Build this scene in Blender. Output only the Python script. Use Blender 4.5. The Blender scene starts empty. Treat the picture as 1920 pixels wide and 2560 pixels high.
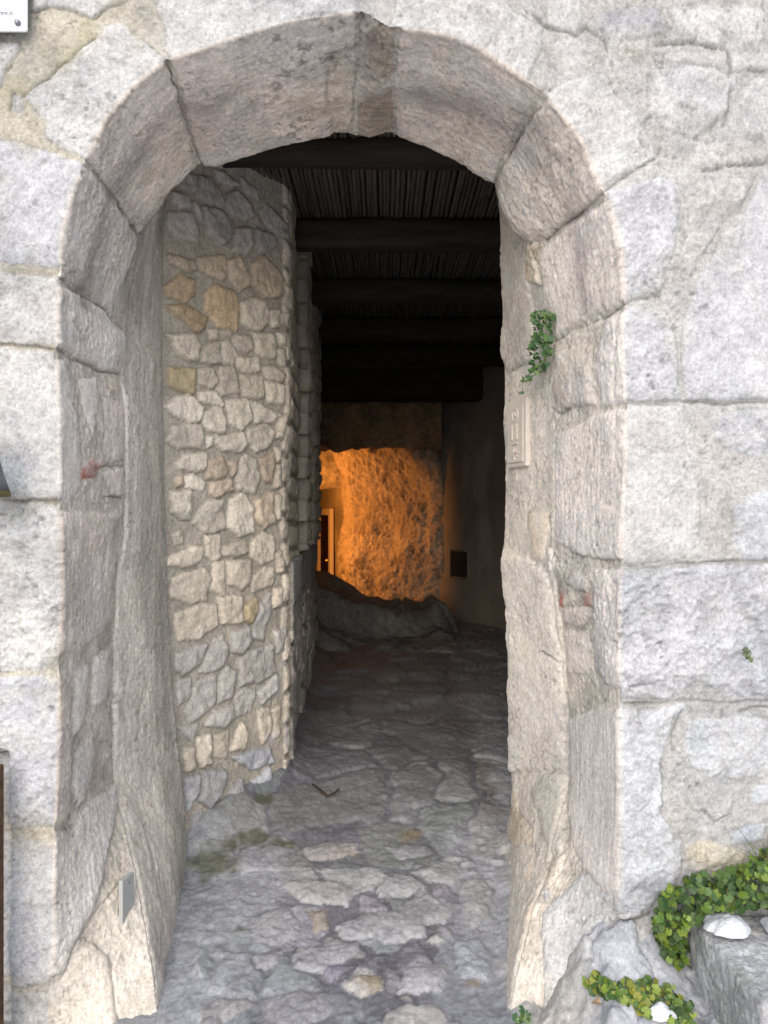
import bpy, math, random
import numpy as np
from mathutils import Vector, Matrix

random.seed(7)
RNG = np.random.default_rng(11)
S = bpy.context.scene
COL = S.collection
R = math.radians

# ------------------------------------------------------------------ camera, sky, sun, exposure
CAMZ, CAMD, K = 1.55, 2.3, 0.0005193           # eye height, distance to the facade, metres per photo pixel per metre of depth
cd = bpy.data.cameras.new('camera')
cam = bpy.data.objects.new('camera', cd)
COL.objects.link(cam)
cam.location = (0, -CAMD, CAMZ)
cam.rotation_euler = (R(90), 0, 0)
cd.sensor_fit = 'VERTICAL'
cd.sensor_height = 24
cd.lens = 12 / (1280 * K)
cd.clip_start = 0.02
cd.clip_end = 500
S.camera = cam

W = bpy.data.worlds.new('World')
S.world = W
W.use_nodes = True
wn = W.node_tree
bg = wn.nodes['Background']
sky = wn.nodes.new('ShaderNodeTexSky')
sky.sky_type = 'NISHITA'
sky.sun_disc = False
SUN_EL, SUN_AZ = 34, 188                        # the sun stands high behind the camera, veiled
sky.sun_elevation = R(SUN_EL)
sky.sun_rotation = R(SUN_AZ)
sky.air_density = 1.0
sky.dust_density = 2.5
wn.links.new(sky.outputs[0], bg.inputs[0])
bg.inputs[1].default_value = 0.13

sl = bpy.data.lights.new('sun', 'SUN')
sl.energy = 1.5
sl.angle = R(70)
sl.color = (0.985, 0.985, 0.99)
sun = bpy.data.objects.new('sun', sl)
COL.objects.link(sun)
_az = R(SUN_AZ)
_sd = Vector((math.sin(_az) * math.cos(R(SUN_EL)), math.cos(_az) * math.cos(R(SUN_EL)), math.sin(R(SUN_EL))))
sun.rotation_euler = _sd.to_track_quat('Z', 'Y').to_euler()
sun.location = (2, -8, 9)

S.view_settings.view_transform = 'Standard'
S.view_settings.look = 'None'
S.view_settings.exposure = 0.68
S.view_settings.gamma = 1.0
S.cycles.max_bounces = 8
S.cycles.diffuse_bounces = 6
S.cycles.use_denoising = True

# ------------------------------------------------------------------ small helpers
def px2w(x, y, d):
    """photo pixel at depth d -> world point"""
    return np.array([(x - 960) * K * d, d - CAMD, CAMZ - (y - 1280) * K * d])

def w2px(P):
    d = np.maximum(P[..., 1] + CAMD, 0.05)
    return 960 + P[..., 0] / (K * d), 1280 - (P[..., 2] - CAMZ) / (K * d), d

TILE = {'A': (0, 0), 'B': (960, 0), 'C': (0, 640), 'D': (960, 640), 'E': (0, 1280), 'F': (960, 1280), 'G': (0, 1920), 'H': (960, 1920)}
def T(t, pts):
    ox, oy = TILE[t]
    a = np.array(pts, float) * (960 / 1659)
    a[:, 0] += ox
    a[:, 1] += oy
    return a

_N = 64
_TAB = [np.random.default_rng(s).random((_N, _N, _N)).astype(np.float32) for s in (1, 2, 3)]
def vn(P, f, s=0):
    """value noise 0..1; f may be a scalar or a 3-vector of frequencies per metre"""
    q = P.reshape(-1, 3) * np.asarray(f, float) + 17.3 * (s + 1)
    i = np.floor(q).astype(np.int64)
    u = q - i
    u = u * u * (3 - 2 * u)
    i &= _N - 1
    j = (i + 1) & (_N - 1)
    t = _TAB[s % 3]
    x0, y0, z0 = i.T
    x1, y1, z1 = j.T
    ux, uy, uz = u.T
    c = ((t[x0, y0, z0] * (1 - ux) + t[x1, y0, z0] * ux) * (1 - uy) + (t[x0, y1, z0] * (1 - ux) + t[x1, y1, z0] * ux) * uy) * (1 - uz) \
      + ((t[x0, y0, z1] * (1 - ux) + t[x1, y0, z1] * ux) * (1 - uy) + (t[x0, y1, z1] * (1 - ux) + t[x1, y1, z1] * ux) * uy) * uz
    return c.reshape(P.shape[:-1])

def fbm(P, f, o=4, s=0, g=0.5):
    """about -1..1"""
    f = np.asarray(f, float)
    a, tot, r = 1.0, 0.0, 0.0
    for k in range(o):
        r = r + a * (vn(P, f * 2.03 ** k, s + k) * 2 - 1)
        tot += a
        a *= g
    return r / tot * 1.6

def ridge(P, f, o=3, s=0):
    f = np.asarray(f, float)
    r, a, tot = 0.0, 1.0, 0.0
    for k in range(o):
        r = r + a * (1 - np.abs(vn(P, f * 2.1 ** k, s + k) * 2 - 1))
        tot += a
        a *= 0.5
    return r / tot

def ss(a, b, x):
    t = np.clip((x - a) / (b - a), 0, 1)
    return t * t * (3 - 2 * t)

def poly_sd(x, y, poly):
    """signed distance, positive inside"""
    n = len(poly)
    best = np.full(x.shape, 1e9)
    ins = np.zeros(x.shape, bool)
    for a in range(n):
        x0, y0 = poly[a]
        x1, y1 = poly[(a + 1) % n]
        dx, dy = x1 - x0, y1 - y0
        L = dx * dx + dy * dy + 1e-9
        t = np.clip(((x - x0) * dx + (y - y0) * dy) / L, 0, 1)
        best = np.minimum(best, (x - x0 - t * dx) ** 2 + (y - y0 - t * dy) ** 2)
        if dy != 0:
            c = ((y0 > y) != (y1 > y)) & (x < dx * (y - y0) / dy + x0)
            ins ^= c
    best = np.sqrt(best)
    return np.where(ins, best, -best)

def stones(x, y, polys, pad=40, grow=0.0):
    """for every point the stone it lies in (-1: none) and the signed distance to the nearest edge (px)"""
    sid = np.full(x.shape, -1, int)
    sd = np.full(x.shape, -float(pad))
    se = np.full(x.shape, -float(pad))
    for k, p in enumerate(polys):
        (ax, ay), (bx, by) = p.min(0) - pad, p.max(0) + pad
        m = (x > ax) & (x < bx) & (y > ay) & (y < by)
        if not m.any():
            continue
        v = poly_sd(x[m], y[m], p) + grow
        o, q2 = sd[m], se[m]
        w = v > o
        se[m] = np.where(w, o, np.maximum(q2, v))
        o[w] = v[w]
        sd[m] = o
        q = sid[m]
        q[w & (v > 0)] = k
        sid[m] = q
    if grow > 0:
        sd = np.minimum(sd, (sd - se) * 0.5 - 0.8)
        sid = np.where(sd > 0, sid, -1)
    return sid, sd

def voronoi(u, v, pts):
    """index of the nearest seed and distance to the cell border"""
    sh = u.shape
    u, v = u.ravel(), v.ravel()
    idx = np.zeros(u.size, int)
    bd = np.zeros(u.size)
    for a in range(0, u.size, 20000):
        d = np.hypot(u[a:a + 20000, None] - pts[None, :, 0], v[a:a + 20000, None] - pts[None, :, 1])
        o = np.argpartition(d, 1, axis=1)[:, :2]
        d0 = np.take_along_axis(d, o, 1)
        sw = d0[:, 0] > d0[:, 1]
        idx[a:a + 20000] = np.where(sw, o[:, 1], o[:, 0])
        bd[a:a + 20000] = np.abs(d0[:, 0] - d0[:, 1]) * 0.5
    return idx.reshape(sh), bd.reshape(sh)

def grid_normals(P):
    du = np.gradient(P, axis=0)
    dv = np.gradient(P, axis=1)
    n = np.cross(du, dv)
    return n / (np.linalg.norm(n, axis=-1, keepdims=True) + 1e-12)

def tag(o, label=None, cat=None, group=None, kind=None):
    if label: o['label'] = label
    if cat: o['category'] = cat
    if group: o['group'] = group
    if kind: o['kind'] = kind
    return o

def empty(name, loc=(0, 0, 0)):
    o = bpy.data.objects.new(name, None)
    o.location = loc
    o.empty_display_size = 0.1
    COL.objects.link(o)
    return o

def mesh_obj(name, V, F, mat, col=None, parent=None, smooth=True):
    V = np.asarray(V, float).reshape(-1, 3)
    me = bpy.data.meshes.new(name)
    off = np.zeros(3)
    if parent is not None:
        off = np.array(parent.matrix_basis.translation)
        V = V - off
    me.from_pydata(V.tolist() if len(V) < 5000 else V, [], F.tolist() if hasattr(F, 'tolist') else F)
    if smooth:
        me.polygons.foreach_set('use_smooth', np.ones(len(me.polygons), bool))
    if col is not None:
        c = np.ones((len(V), 4), np.float32)
        c[:, :3] = np.clip(np.asarray(col).reshape(-1, 3), 0.004, 0.93)
        at = me.color_attributes.new('Col', 'FLOAT_COLOR', 'POINT')
        at.data.foreach_set('color', c.ravel())
    me.materials.append(mat)
    me.update()
    o = bpy.data.objects.new(name, me)
    COL.objects.link(o)
    if parent is not None:
        o.parent = parent
    return o

def grid_faces(nu, nv, flip=False):
    i = np.arange(nu * nv).reshape(nu, nv)
    a, b, c, d = i[:-1, :-1], i[1:, :-1], i[1:, 1:], i[:-1, 1:]
    f = np.stack([a, d, c, b] if flip else [a, b, c, d], -1)
    return f                                          # (nu-1, nv-1, 4)

def sub_mesh(name, P, C, F, mat, parent=None):
    """mesh from a selection of grid faces"""
    F = F.reshape(-1, 4)
    used, inv = np.unique(F.ravel(), return_inverse=True)
    return mesh_obj(name, P.reshape(-1, 3)[used], inv.reshape(-1, 4), mat, C.reshape(-1, 3)[used], parent)

def center_origin(o, p):
    """move an unparented mesh object's origin to p without moving the mesh"""
    o.data.transform(Matrix.Translation(-Vector(p)))
    o.location = p
    return o

class MB:
    """collects simple shapes into one mesh"""
    def __init__(s):
        s.v, s.f, s.c = [], [], []
    def add(s, V, F, c=None):
        n = len(s.v)
        s.v += [tuple(map(float, p)) for p in V]
        s.f += [tuple(int(i) + n for i in f) for f in F]
        if c is not None:
            s.c += [c] * len(V)
    def box(s, lo, hi, bev=0.0, M=None, c=None):
        lo, hi = np.array(lo, float), np.array(hi, float)
        b = min(bev, *( (hi - lo) / 2.01))
        V = []
        for z in (0, 1):
            for (sx, sy) in ((0, 0), (1, 0), (1, 1), (0, 1)):
                V.append((sx, sy, z))
        if b <= 0:
            P = [lo + (hi - lo) * np.array(q) for q in V]
            F = [(0, 3, 2, 1), (4, 5, 6, 7), (0, 1, 5, 4), (1, 2, 6, 5), (2, 3, 7, 6), (3, 0, 4, 7)]
        else:
            P, idx = [], {}
            for ci, q in enumerate(V):
                for ax in range(3):
                    p = lo + (hi - lo) * np.array(q, float)
                    for a2 in range(3):
                        if a2 != ax:
                            p[a2] += b if q[a2] == 0 else -b
                    idx[(tuple(q), ax)] = len(P)
                    P.append(p)
            F = []
            def I(q, ax): return idx[(tuple(q), ax)]
            for ax in range(3):
                for sv in (0, 1):
                    o = [a for a in range(3) if a != ax]
                    qs = []
                    for (a, c2) in ((0, 0), (1, 0), (1, 1), (0, 1)):
                        q = [0, 0, 0]; q[ax] = sv; q[o[0]] = a; q[o[1]] = c2
                        qs.append(I(q, ax))
                    F.append(qs)
            for ax in range(3):
                o = [a for a in range(3) if a != ax]
                for a in (0, 1):
                    for c2 in (0, 1):
                        q0 = [0, 0, 0]; q0[o[0]] = a; q0[o[1]] = c2
                        q1 = list(q0); q1[ax] = 1
                        F.append((I(q0, o[0]), I(q1, o[0]), I(q1, o[1]), I(q0, o[1])))
            for q in V:
                F.append((I(q, 0), I(q, 1), I(q, 2)))
        if M is not None:
            P = [M @ Vector(p) for p in P]
        s.add(P, F, c)
    def tube(s, pts, rad, n=8, c=None, cap=True):
        pts = [np.array(p, float) for p in pts]
        if not hasattr(rad, '__len__'): rad = [rad] * len(pts)
        V, F = [], []
        up = np.array([0.13, 0.21, 1.0])
        for i, p in enumerate(pts):
            t = pts[min(i + 1, len(pts) - 1)] - pts[max(i - 1, 0)]
            t /= np.linalg.norm(t) + 1e-9
            a = np.cross(t, up)
            if np.linalg.norm(a) < 0.05: a = np.cross(t, [1, 0, 0])
            a /= np.linalg.norm(a)
            b = np.cross(t, a)
            for k in range(n):
                w = 2 * math.pi * k / n
                V.append(p + rad[i] * (math.cos(w) * a + math.sin(w) * b))
        for i in range(len(pts) - 1):
            for k in range(n):
                F.append((i * n + k, i * n + (k + 1) % n, (i + 1) * n + (k + 1) % n, (i + 1) * n + k))
        if cap:
            F.append(tuple(range(n - 1, -1, -1)))
            F.append(tuple(range((len(pts) - 1) * n, len(pts) * n)))
        s.add(V, F, c)
    def lathe(s, prof, cen, n=32, c=None):
        V, F = [], []
        for (r, z) in prof:
            for k in range(n):
                w = 2 * math.pi * k / n
                V.append((cen[0] + r * math.cos(w), cen[1] + r * math.sin(w), cen[2] + z))
        for i in range(len(prof) - 1):
            for k in range(n):
                F.append((i * n + k, i * n + (k + 1) % n, (i + 1) * n + (k + 1) % n, (i + 1) * n + k))
        s.add(V, F, c)
    def build(s, name, mat, parent=None, smooth=False):
        return mesh_obj(name, s.v, s.f, mat, s.c if s.c else None, parent, smooth)

# ------------------------------------------------------------------ materials
def nd(nt, t, **kw):
    n = nt.nodes.new(t)
    for k, v in kw.items():
        if k in n.inputs: n.inputs[k].default_value = v
        else: setattr(n, k, v)
    return n

def attr_mat(name, fine=70.0, amount=0.35, bump=0.5, bdist=0.004, rough=0.92, spec=0.25, stretch=(1, 1, 1), sub=0.0):
    """vertex colour times fine noise, with two scales of bump"""
    m = bpy.data.materials.new(name)
    m.use_nodes = True
    nt = m.node_tree
    b = nt.nodes['Principled BSDF']
    at = nd(nt, 'ShaderNodeAttribute', attribute_name='Col')
    ge = nd(nt, 'ShaderNodeNewGeometry')
    mp = nd(nt, 'ShaderNodeMapping')
    mp.inputs['Scale'].default_value = stretch
    nt.links.new(ge.outputs['Position'], mp.inputs['Vector'])
    n1 = nd(nt, 'ShaderNodeTexNoise', Scale=fine, Detail=8.0, Roughness=0.68)
    n2 = nd(nt, 'ShaderNodeTexNoise', Scale=fine * 2.7, Detail=4.0, Roughness=0.7)
    nt.links.new(mp.outputs[0], n1.inputs['Vector'])
    nt.links.new(mp.outputs[0], n2.inputs['Vector'])
    mr = nd(nt, 'ShaderNodeMapRange')
    mr.inputs[1].default_value = 0.28
    mr.inputs[2].default_value = 0.72
    mr.inputs[3].default_value = 1 - amount
    mr.inputs[4].default_value = 1 + amount * 0.7
    nt.links.new(n1.outputs['Fac'], mr.inputs[0])
    mr2 = nd(nt, 'ShaderNodeMapRange')
    mr2.inputs[1].default_value = 0.3
    mr2.inputs[2].default_value = 0.7
    mr2.inputs[3].default_value = 1 - amount * 0.5
    mr2.inputs[4].default_value = 1 + amount * 0.4
    nt.links.new(n2.outputs['Fac'], mr2.inputs[0])
    mu = nd(nt, 'ShaderNodeMath', operation='MULTIPLY')
    nt.links.new(mr.outputs[0], mu.inputs[0])
    nt.links.new(mr2.outputs[0], mu.inputs[1])
    vm = nd(nt, 'ShaderNodeVectorMath', operation='SCALE')
    nt.links.new(at.outputs['Color'], vm.inputs[0])
    nt.links.new(mu.outputs[0], vm.inputs['Scale'])
    nt.links.new(vm.outputs[0], b.inputs['Base Color'])
    b.inputs['Roughness'].default_value = rough
    b.inputs['Specular IOR Level'].default_value = spec
    ad = nd(nt, 'ShaderNodeMath', operation='MULTIPLY_ADD')
    ad.inputs[1].default_value = 0.35
    nt.links.new(n2.outputs['Fac'], ad.inputs[0])
    nt.links.new(n1.outputs['Fac'], ad.inputs[2])
    bp = nd(nt, 'ShaderNodeBump', Strength=bump, Distance=bdist)
    nt.links.new(ad.outputs[0], bp.inputs['Height'])
    nt.links.new(bp.outputs[0], b.inputs['Normal'])
    return m

def plain_mat(name, c1, c2, scale=20.0, rough=0.7, metal=0.0, bump=0.2, bdist=0.002, stretch=(1, 1, 1), emit=0.0):
    m = bpy.data.materials.new(name)
    m.use_nodes = True
    nt = m.node_tree
    b = nt.nodes['Principled BSDF']
    ge = nd(nt, 'ShaderNodeNewGeometry')
    mp = nd(nt, 'ShaderNodeMapping')
    mp.inputs['Scale'].default_value = stretch
    nt.links.new(ge.outputs['Position'], mp.inputs['Vector'])
    n1 = nd(nt, 'ShaderNodeTexNoise', Scale=scale, Detail=7.0, Roughness=0.65)
    nt.links.new(mp.outputs[0], n1.inputs['Vector'])
    cr = nd(nt, 'ShaderNodeValToRGB')
    cr.color_ramp.elements[0].position = 0.32
    cr.color_ramp.elements[1].position = 0.68
    cr.color_ramp.elements[0].color = (*c1, 1)
    cr.color_ramp.elements[1].color = (*c2, 1)
    nt.links.new(n1.outputs['Fac'], cr.inputs[0])
    nt.links.new(cr.outputs[0], b.inputs['Base Color'])
    b.inputs['Roughness'].default_value = rough
    b.inputs['Metallic'].default_value = metal
    b.inputs['Specular IOR Level'].default_value = 0.3
    bp = nd(nt, 'ShaderNodeBump', Strength=bump, Distance=bdist)
    nt.links.new(n1.outputs['Fac'], bp.inputs['Height'])
    nt.links.new(bp.outputs[0], b.inputs['Normal'])
    return m

M_stone = attr_mat('pale_limestone', 105, 0.34, 0.40, 0.006)
M_plaster = attr_mat('old_plaster', 85, 0.30, 0.35, 0.005)
M_rubble = attr_mat('rubble_masonry', 75, 0.34, 0.45, 0.006)
M_ground = attr_mat('worn_rock_paving', 60, 0.38, 0.5, 0.007, rough=0.62, spec=0.5)
M_rock = attr_mat('tuff_rock', 22, 0.40, 0.9, 0.02)
M_block = attr_mat('rough_granite', 90, 0.5, 0.8, 0.006)
M_leaf = attr_mat('leaf_green', 60, 0.15, 0.2, 0.001, rough=0.5, spec=0.4)
M_cane = attr_mat('dry_cane', 40, 0.35, 0.3, 0.002, rough=0.7, stretch=(1, 0.1, 1))
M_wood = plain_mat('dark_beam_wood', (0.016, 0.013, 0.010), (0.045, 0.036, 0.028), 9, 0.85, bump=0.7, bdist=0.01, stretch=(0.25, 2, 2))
M_dark = plain_mat('dark_boards', (0.02, 0.017, 0.014), (0.04, 0.034, 0.03), 8, 0.9)
M_door = plain_mat('dark_door_wood', (0.02, 0.008, 0.005), (0.04, 0.016, 0.009), 12, 0.6, stretch=(2, 2, 0.2))
M_brass = plain_mat('brass', (0.45, 0.33, 0.14), (0.6, 0.45, 0.2), 30, 0.35, 1.0)
M_sign = plain_mat('white_enamel', (0.84, 0.84, 0.86), (0.88, 0.88, 0.90), 4, 0.35, bump=0.0)
M_ink = plain_mat('grey_ink', (0.12, 0.12, 0.16), (0.16, 0.16, 0.2), 20, 0.6)
M_steel = plain_mat('dull_steel', (0.22, 0.22, 0.25), (0.32, 0.32, 0.36), 60, 0.45, 0.7)
M_plate = plain_mat('grey_painted_plate', (0.34, 0.35, 0.34), (0.40, 0.41, 0.40), 25, 0.6, bump=0.08)
M_rust = plain_mat('rusty_iron', (0.06, 0.03, 0.02), (0.17, 0.10, 0.05), 28, 0.85, 0.2, bump=0.6)
M_lamp = plain_mat('grey_lamp_metal', (0.14, 0.14, 0.17), (0.22, 0.22, 0.25), 30, 0.5, 0.5)
M_rim = plain_mat('tarnished_rim', (0.12, 0.09, 0.04), (0.22, 0.19, 0.09), 40, 0.6, 0.5)
M_snow = plain_mat('old_snow', (0.52, 0.55, 0.60), (0.68, 0.70, 0.74), 140, 0.6, bump=0.8, bdist=0.006)
M_twig = plain_mat('twig_bark', (0.03, 0.022, 0.016), (0.06, 0.045, 0.03), 60, 0.9)
M_grass = plain_mat('dry_grass', (0.10, 0.12, 0.04), (0.20, 0.20, 0.08), 40, 0.7)
M_dead = plain_mat('dead_leaf', (0.36, 0.24, 0.15), (0.46, 0.33, 0.22), 80, 0.8)
M_plaque = plain_mat('lime_washed_plaque', (0.50, 0.45, 0.40), (0.58, 0.53, 0.47), 30, 0.85, bump=0.25)

# ------------------------------------------------------------------ the arch: outer edge C0, stone end C1, inner edge C2
def xz(x, y, d):
    p = px2w(x, y, d)
    return p

def trace(pts):
    a = np.array(pts, float)
    return a[np.argsort(a[:, 1])]
L0 = trace([(139, 690), (140, 760), (139, 870), (145, 1040), (148, 1280), (152, 1440), (148, 1620), (145, 1850), (137, 2080), (130, 2200), (133, 2320), (128, 2430), (124, 2560), (120, 2900)])
L1 = trace([(272, 790), (305, 830), (311, 880), (298, 925), (313, 1010), (316, 1160), (312, 1340), (290, 1450), (282, 1680), (284, 1920), (290, 2000), (318, 2150), (345, 2300), (360, 2560), (370, 2900)])
L2 = trace([(402, 600), (402, 760), (405, 1040), (417, 1460), (431, 1740), (448, 1890), (460, 2020), (462, 2120), (470, 2900)])
R0 = trace([(1564, 740), (1557, 800), (1561, 900), (1564, 1010), (1565, 1160), (1560, 1280), (1555, 1400), (1550, 1600), (1547, 1750), (1551, 1900), (1551, 2060), (1547, 2200), (1543, 2290), (1500, 2390), (1465, 2480), (1440, 2560), (1425, 2900)])
R1 = trace([(1387, 850), (1383, 960), (1386, 1090), (1388, 1250), (1380, 1420), (1395, 1500), (1415, 1640), (1420, 1800), (1422, 2050), (1412, 2150), (1385, 2250), (1365, 2330), (1345, 2450), (1330, 2560), (1320, 2900)])
R2 = trace([(1262, 500), (1260, 640), (1252, 700), (1249, 850), (1262, 940), (1264, 1200), (1262, 1370), (1257, 1410), (1266, 1480), (1272, 1640), (1276, 1850), (1280, 2000), (1276, 2150), (1268, 2250), (1255, 2330), (1250, 2560), (1248, 2900)])
D0, D1, D2 = CAMD, 2.80, 3.256

rows = []                                            # (C0, C1, C2) world points
def jamb(z, tr0, tr1, tr2):
    r = []
    for tr, d in ((tr0, D0), (tr1, D1), (tr2, D2)):
        y = 1280 + (CAMZ - z) / (K * d)
        r.append(px2w(np.interp(y, tr[:, 1], tr[:, 0]), y, d))
    f = min(max(1 - z / 0.58, 0), 1) ** 1.25          # the foot of each reveal spreads forward and inward
    foot = np.array([-0.69, 0.07]) if tr0[0, 0] < 960 else np.array([0.375, 0.06])
    r[1][:2] = r[1][:2] * (1 - f) + foot * f
    return r
for z in np.linspace(-0.32, 2.16, 63):
    rows.append(jamb(z, L0, L1, L2))
arch = [((262, 1170), (470, 1375)), ((258, 1106), (520, 1220)), ((266, 1000), (555, 1120)), ((310, 820), (580, 1045)), ((372, 685), (590, 1003)),
        ((450, 515), (660, 925)), ((590, 355), (750, 810)), ((720, 260), (850, 716)), ((880, 207), (945, 722)), ((1050, 148), (1080, 672)),
        ((1250, 90), (1250, 628)), ((1450, 62), (1400, 594)), ((1560, 50), (1480, 574)), ((1600, 70), (1540, 584)), ((1679, 122), (1600, 592)), ((1749, 126), (1674, 566)),
        ((1889, 140), (1725, 600)), ((1999, 172), (1859, 645)), ((2089, 215), (1949, 690)), ((2199, 292), (2059, 755)), ((2324, 378), (2130, 800)),
        ((2419, 485), (2157, 840)), ((2489, 568), (2187, 915)), ((2549, 680), (2240, 990)), ((2607, 828), (2297, 1052)), ((2650, 905), (2320, 1110)),
        ((2695, 1106), (2340, 1220)), ((2703, 1270), (2395, 1440))]
na = len(arch)
x2l, x2r = rows[-1][2][0], jamb(2.15, R0, R1, R2)[2][0]
for i, (a, b) in enumerate(arch):
    t = i / (na - 1)
    pa, pb = T('A', [a])[0], T('A', [b])[0]
    d1 = D1 + 0.10 * math.sin(math.pi * min(max(t, 0), 1))
    c0, c1 = px2w(*pa, D0), px2w(*pb, d1)
    w = math.pi * (1 - t)
    sx, sz = np.sign(math.cos(w)) * abs(math.cos(w)) ** 0.35, abs(math.sin(w)) ** 0.5
    c2 = np.array([(x2l + x2r) / 2 + (x2r - x2l) / 2 * sx, D2 - CAMD, 2.22 + 1.12 * sz])
    rows.append([c0, c1, c2])
for z in np.linspace(2.10, -0.32, 62):
    rows.append(jamb(z, R0, R1, R2))
rows = np.array(rows)                                 # (n, 3, 3)
seg = np.linalg.norm(np.diff(rows[:, 0], axis=0), axis=1) * 0.7 + np.linalg.norm(np.diff(rows[:, 1], axis=0), axis=1) * 0.3
acc = np.concatenate([[0], np.cumsum(seg)])
STEP = 0.0045
tt = np.arange(0, acc[-1], STEP)
def res(c):
    out = np.stack([np.interp(tt, acc, rows[:, c, k]) for k in range(3)], -1)
    ker = np.exp(-0.5 * (np.arange(-8, 9) / 3.0) ** 2); ker /= ker.sum()
    sm = np.stack([np.convolve(np.pad(out[:, k], 8, mode='edge'), ker, 'valid') for k in range(3)], -1)
    return sm
C0, C1, C2 = res(0), res(1), res(2)
C0[:, 1] = 0
AC = np.array([-0.134, 2.2])                          # arch centre in x, z
q = C0[:, [0, 2]] - AC
out = np.where((C0[:, 2] < AC[1])[:, None], np.stack([np.sign(q[:, 0]), 0 * q[:, 0]], -1), q / np.linalg.norm(q, axis=1, keepdims=True))
ker = np.ones(61) / 61
out = np.stack([np.convolve(np.pad(out[:, k], 30, mode='edge'), ker, 'valid') for k in range(2)], -1)
out /= np.linalg.norm(out, axis=1, keepdims=True)
OUT3 = np.stack([out[:, 0], 0 * out[:, 0], out[:, 1]], -1)

s_f = np.concatenate([np.geomspace(4.5, 0.80, 90)[:-1], np.arange(0.80, 0.0, -0.005)])   # facade, far to edge
v_a = np.linspace(0, 1, 112)                          # C0 -> C1
v_b = np.linspace(0, 1, 84)[1:]                       # C1 -> C2
fl = np.array([0.03, 0.3, 2.0, 5.0])
Pf = C0[:, None] + OUT3[:, None] * s_f[None, :, None]
Pa = C0[:, None] * (1 - v_a)[None, :, None] + C1[:, None] * v_a[None, :, None]
Pb = C1[:, None] * (1 - v_b)[None, :, None] + C2[:, None] * v_b[None, :, None]
Pc = C2[:, None] + OUT3[:, None] * fl[None, :, None]
G = np.concatenate([Pf, Pa, Pb, Pc], 1)
nF, nA, nB, nC = len(s_f), len(v_a), len(v_b), len(fl)
NT, NS = G.shape[:2]
col_zone = np.zeros(NS, int)
col_zone[nF:nF + nA] = 1
col_zone[nF + nA:nF + nA + nB] = 2
col_zone[nF + nA + nB:] = 3
Nn = grid_normals(G)
# facade normal must look at the camera (-y)
if Nn[NT // 2, nF // 2, 1] > 0:
    Nn = -Nn
    FLIP = True
else:
    FLIP = False
gx, gy, gd = w2px(G)

# ------------------------------------------------------------------ stones of the facade and of the reveal, traced
WH, WB, GY, YE, PK, BE = (.565, .56, .55), (.535, .54, .56), (.41, .415, .43), (.48, .455, .41), (.50, .475, .46), (.505, .495, .475)
RV, RW, RB, RY, RD = (.75, .665, .59), (.78, .71, .645), (.77, .715, .665), (.69, .605, .50), (.62, .55, .475)
RED = (.43, .16, .12)
FAC, REV, BLOCK = [], [], []                          # (poly, tint, bulge, roughness, block)
def fac(t, pts, c=WH, b=0.010, r=1.0, blk=-1): FAC.append((T(t, pts), c, b, r, blk))
def rev(t, pts, c=RV, b=0.010, r=1.0, blk=-1): REV.append((T(t, pts), c, b, r, blk))
# blocks that wrap the edge are parts of the archway
def block(name, label=None):
    BLOCK.append((name, label))
    return len(BLOCK) - 1
b1 = block('voussoir')
fac('A', [(-60, 590), (120, 622), (330, 690), (372, 685), (310, 800), (285, 900), (265, 1000), (258, 1106), (256, 1146), (120, 1150), (-60, 1140)], WB, .010, 1, b1)
rev('A', [(372, 690), (315, 800), (288, 900), (266, 1000), (258, 1106), (262, 1165), (300, 1215), (400, 1285), (470, 1375), (500, 1280), (545, 1170), (585, 1070), (592, 1012), (540, 935), (470, 845), (410, 755)], RW, .012, 1.2, b1)
b2 = block('voussoir')
fac('A', [(105, 415), (180, 350), (290, 270), (410, 150), (455, 100), (530, 105), (600, 165), (690, 235), (720, 258), (650, 305), (590, 350), (520, 430), (450, 510), (410, 590), (372, 682), (300, 655), (200, 600), (190, 520), (130, 460)], WH, .012, 1, b2)
rev('A', [(720, 264), (655, 305), (590, 355), (520, 440), (450, 520), (410, 600), (376, 682), (430, 762), (500, 850), (592, 1003), (645, 955), (725, 845), (805, 775), (850, 718), (830, 620), (790, 500), (760, 380), (735, 310)], RV, .012, 1.2, b2)
b3 = block('voussoir')
fac('A', [(670, 40), (690, -60), (1550, -60), (1555, 50), (1450, 62), (1350, 75), (1150, 115), (1000, 165), (880, 207), (740, 258), (715, 220), (715, 130), (690, 80)], WH, .010, 1, b3)
rev('A', [(748, 258), (880, 210), (1000, 165), (1150, 115), (1350, 75), (1545, 55), (1540, 200), (1420, 230), (1410, 400), (1440, 595), (1200, 645), (1050, 685), (905, 745), (862, 700), (825, 560), (782, 400), (760, 320)], RV, .012, 1.3, b3)
b4 = block('voussoir')
fac('B', [(60, -60), (480, -60), (560, 40), (640, 95), (690, 130), (682, 180), (665, 378), (600, 330), (540, 292), (470, 245), (430, 215), (340, 172), (300, 165), (230, 140), (160, 140), (90, 126), (20, 122), (45, 60)], WH, .012, 1.2, b4)
rev('B', [(60, 126), (90, 128), (160, 140), (230, 140), (330, 175), (430, 215), (540, 295), (665, 380), (640, 470), (575, 560), (515, 680), (470, 790), (400, 755), (300, 695), (200, 650), (100, 610), (60, 590), (40, 400)], RV, .012, 1.4, b4)
b5 = block('voussoir')
fac('B', [(712, 420), (720, 390), (780, 350), (900, 310), (960, 320), (1000, 400), (1090, 500), (1130, 570), (1180, 650), (1170, 680), (1050, 740), (955, 822), (945, 810), (915, 720), (890, 680), (830, 565), (760, 485), (720, 440)], WH, .013, 1.1, b5)
rev('B', [(705, 425), (760, 490), (830, 570), (890, 680), (946, 822), (860, 915), (780, 965), (700, 1035), (645, 1048), (590, 1000), (530, 910), (500, 835), (490, 795), (545, 665), (612, 565), (652, 490)], RV, .012, 1.1, b5)
b6 = block('voussoir')
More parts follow.
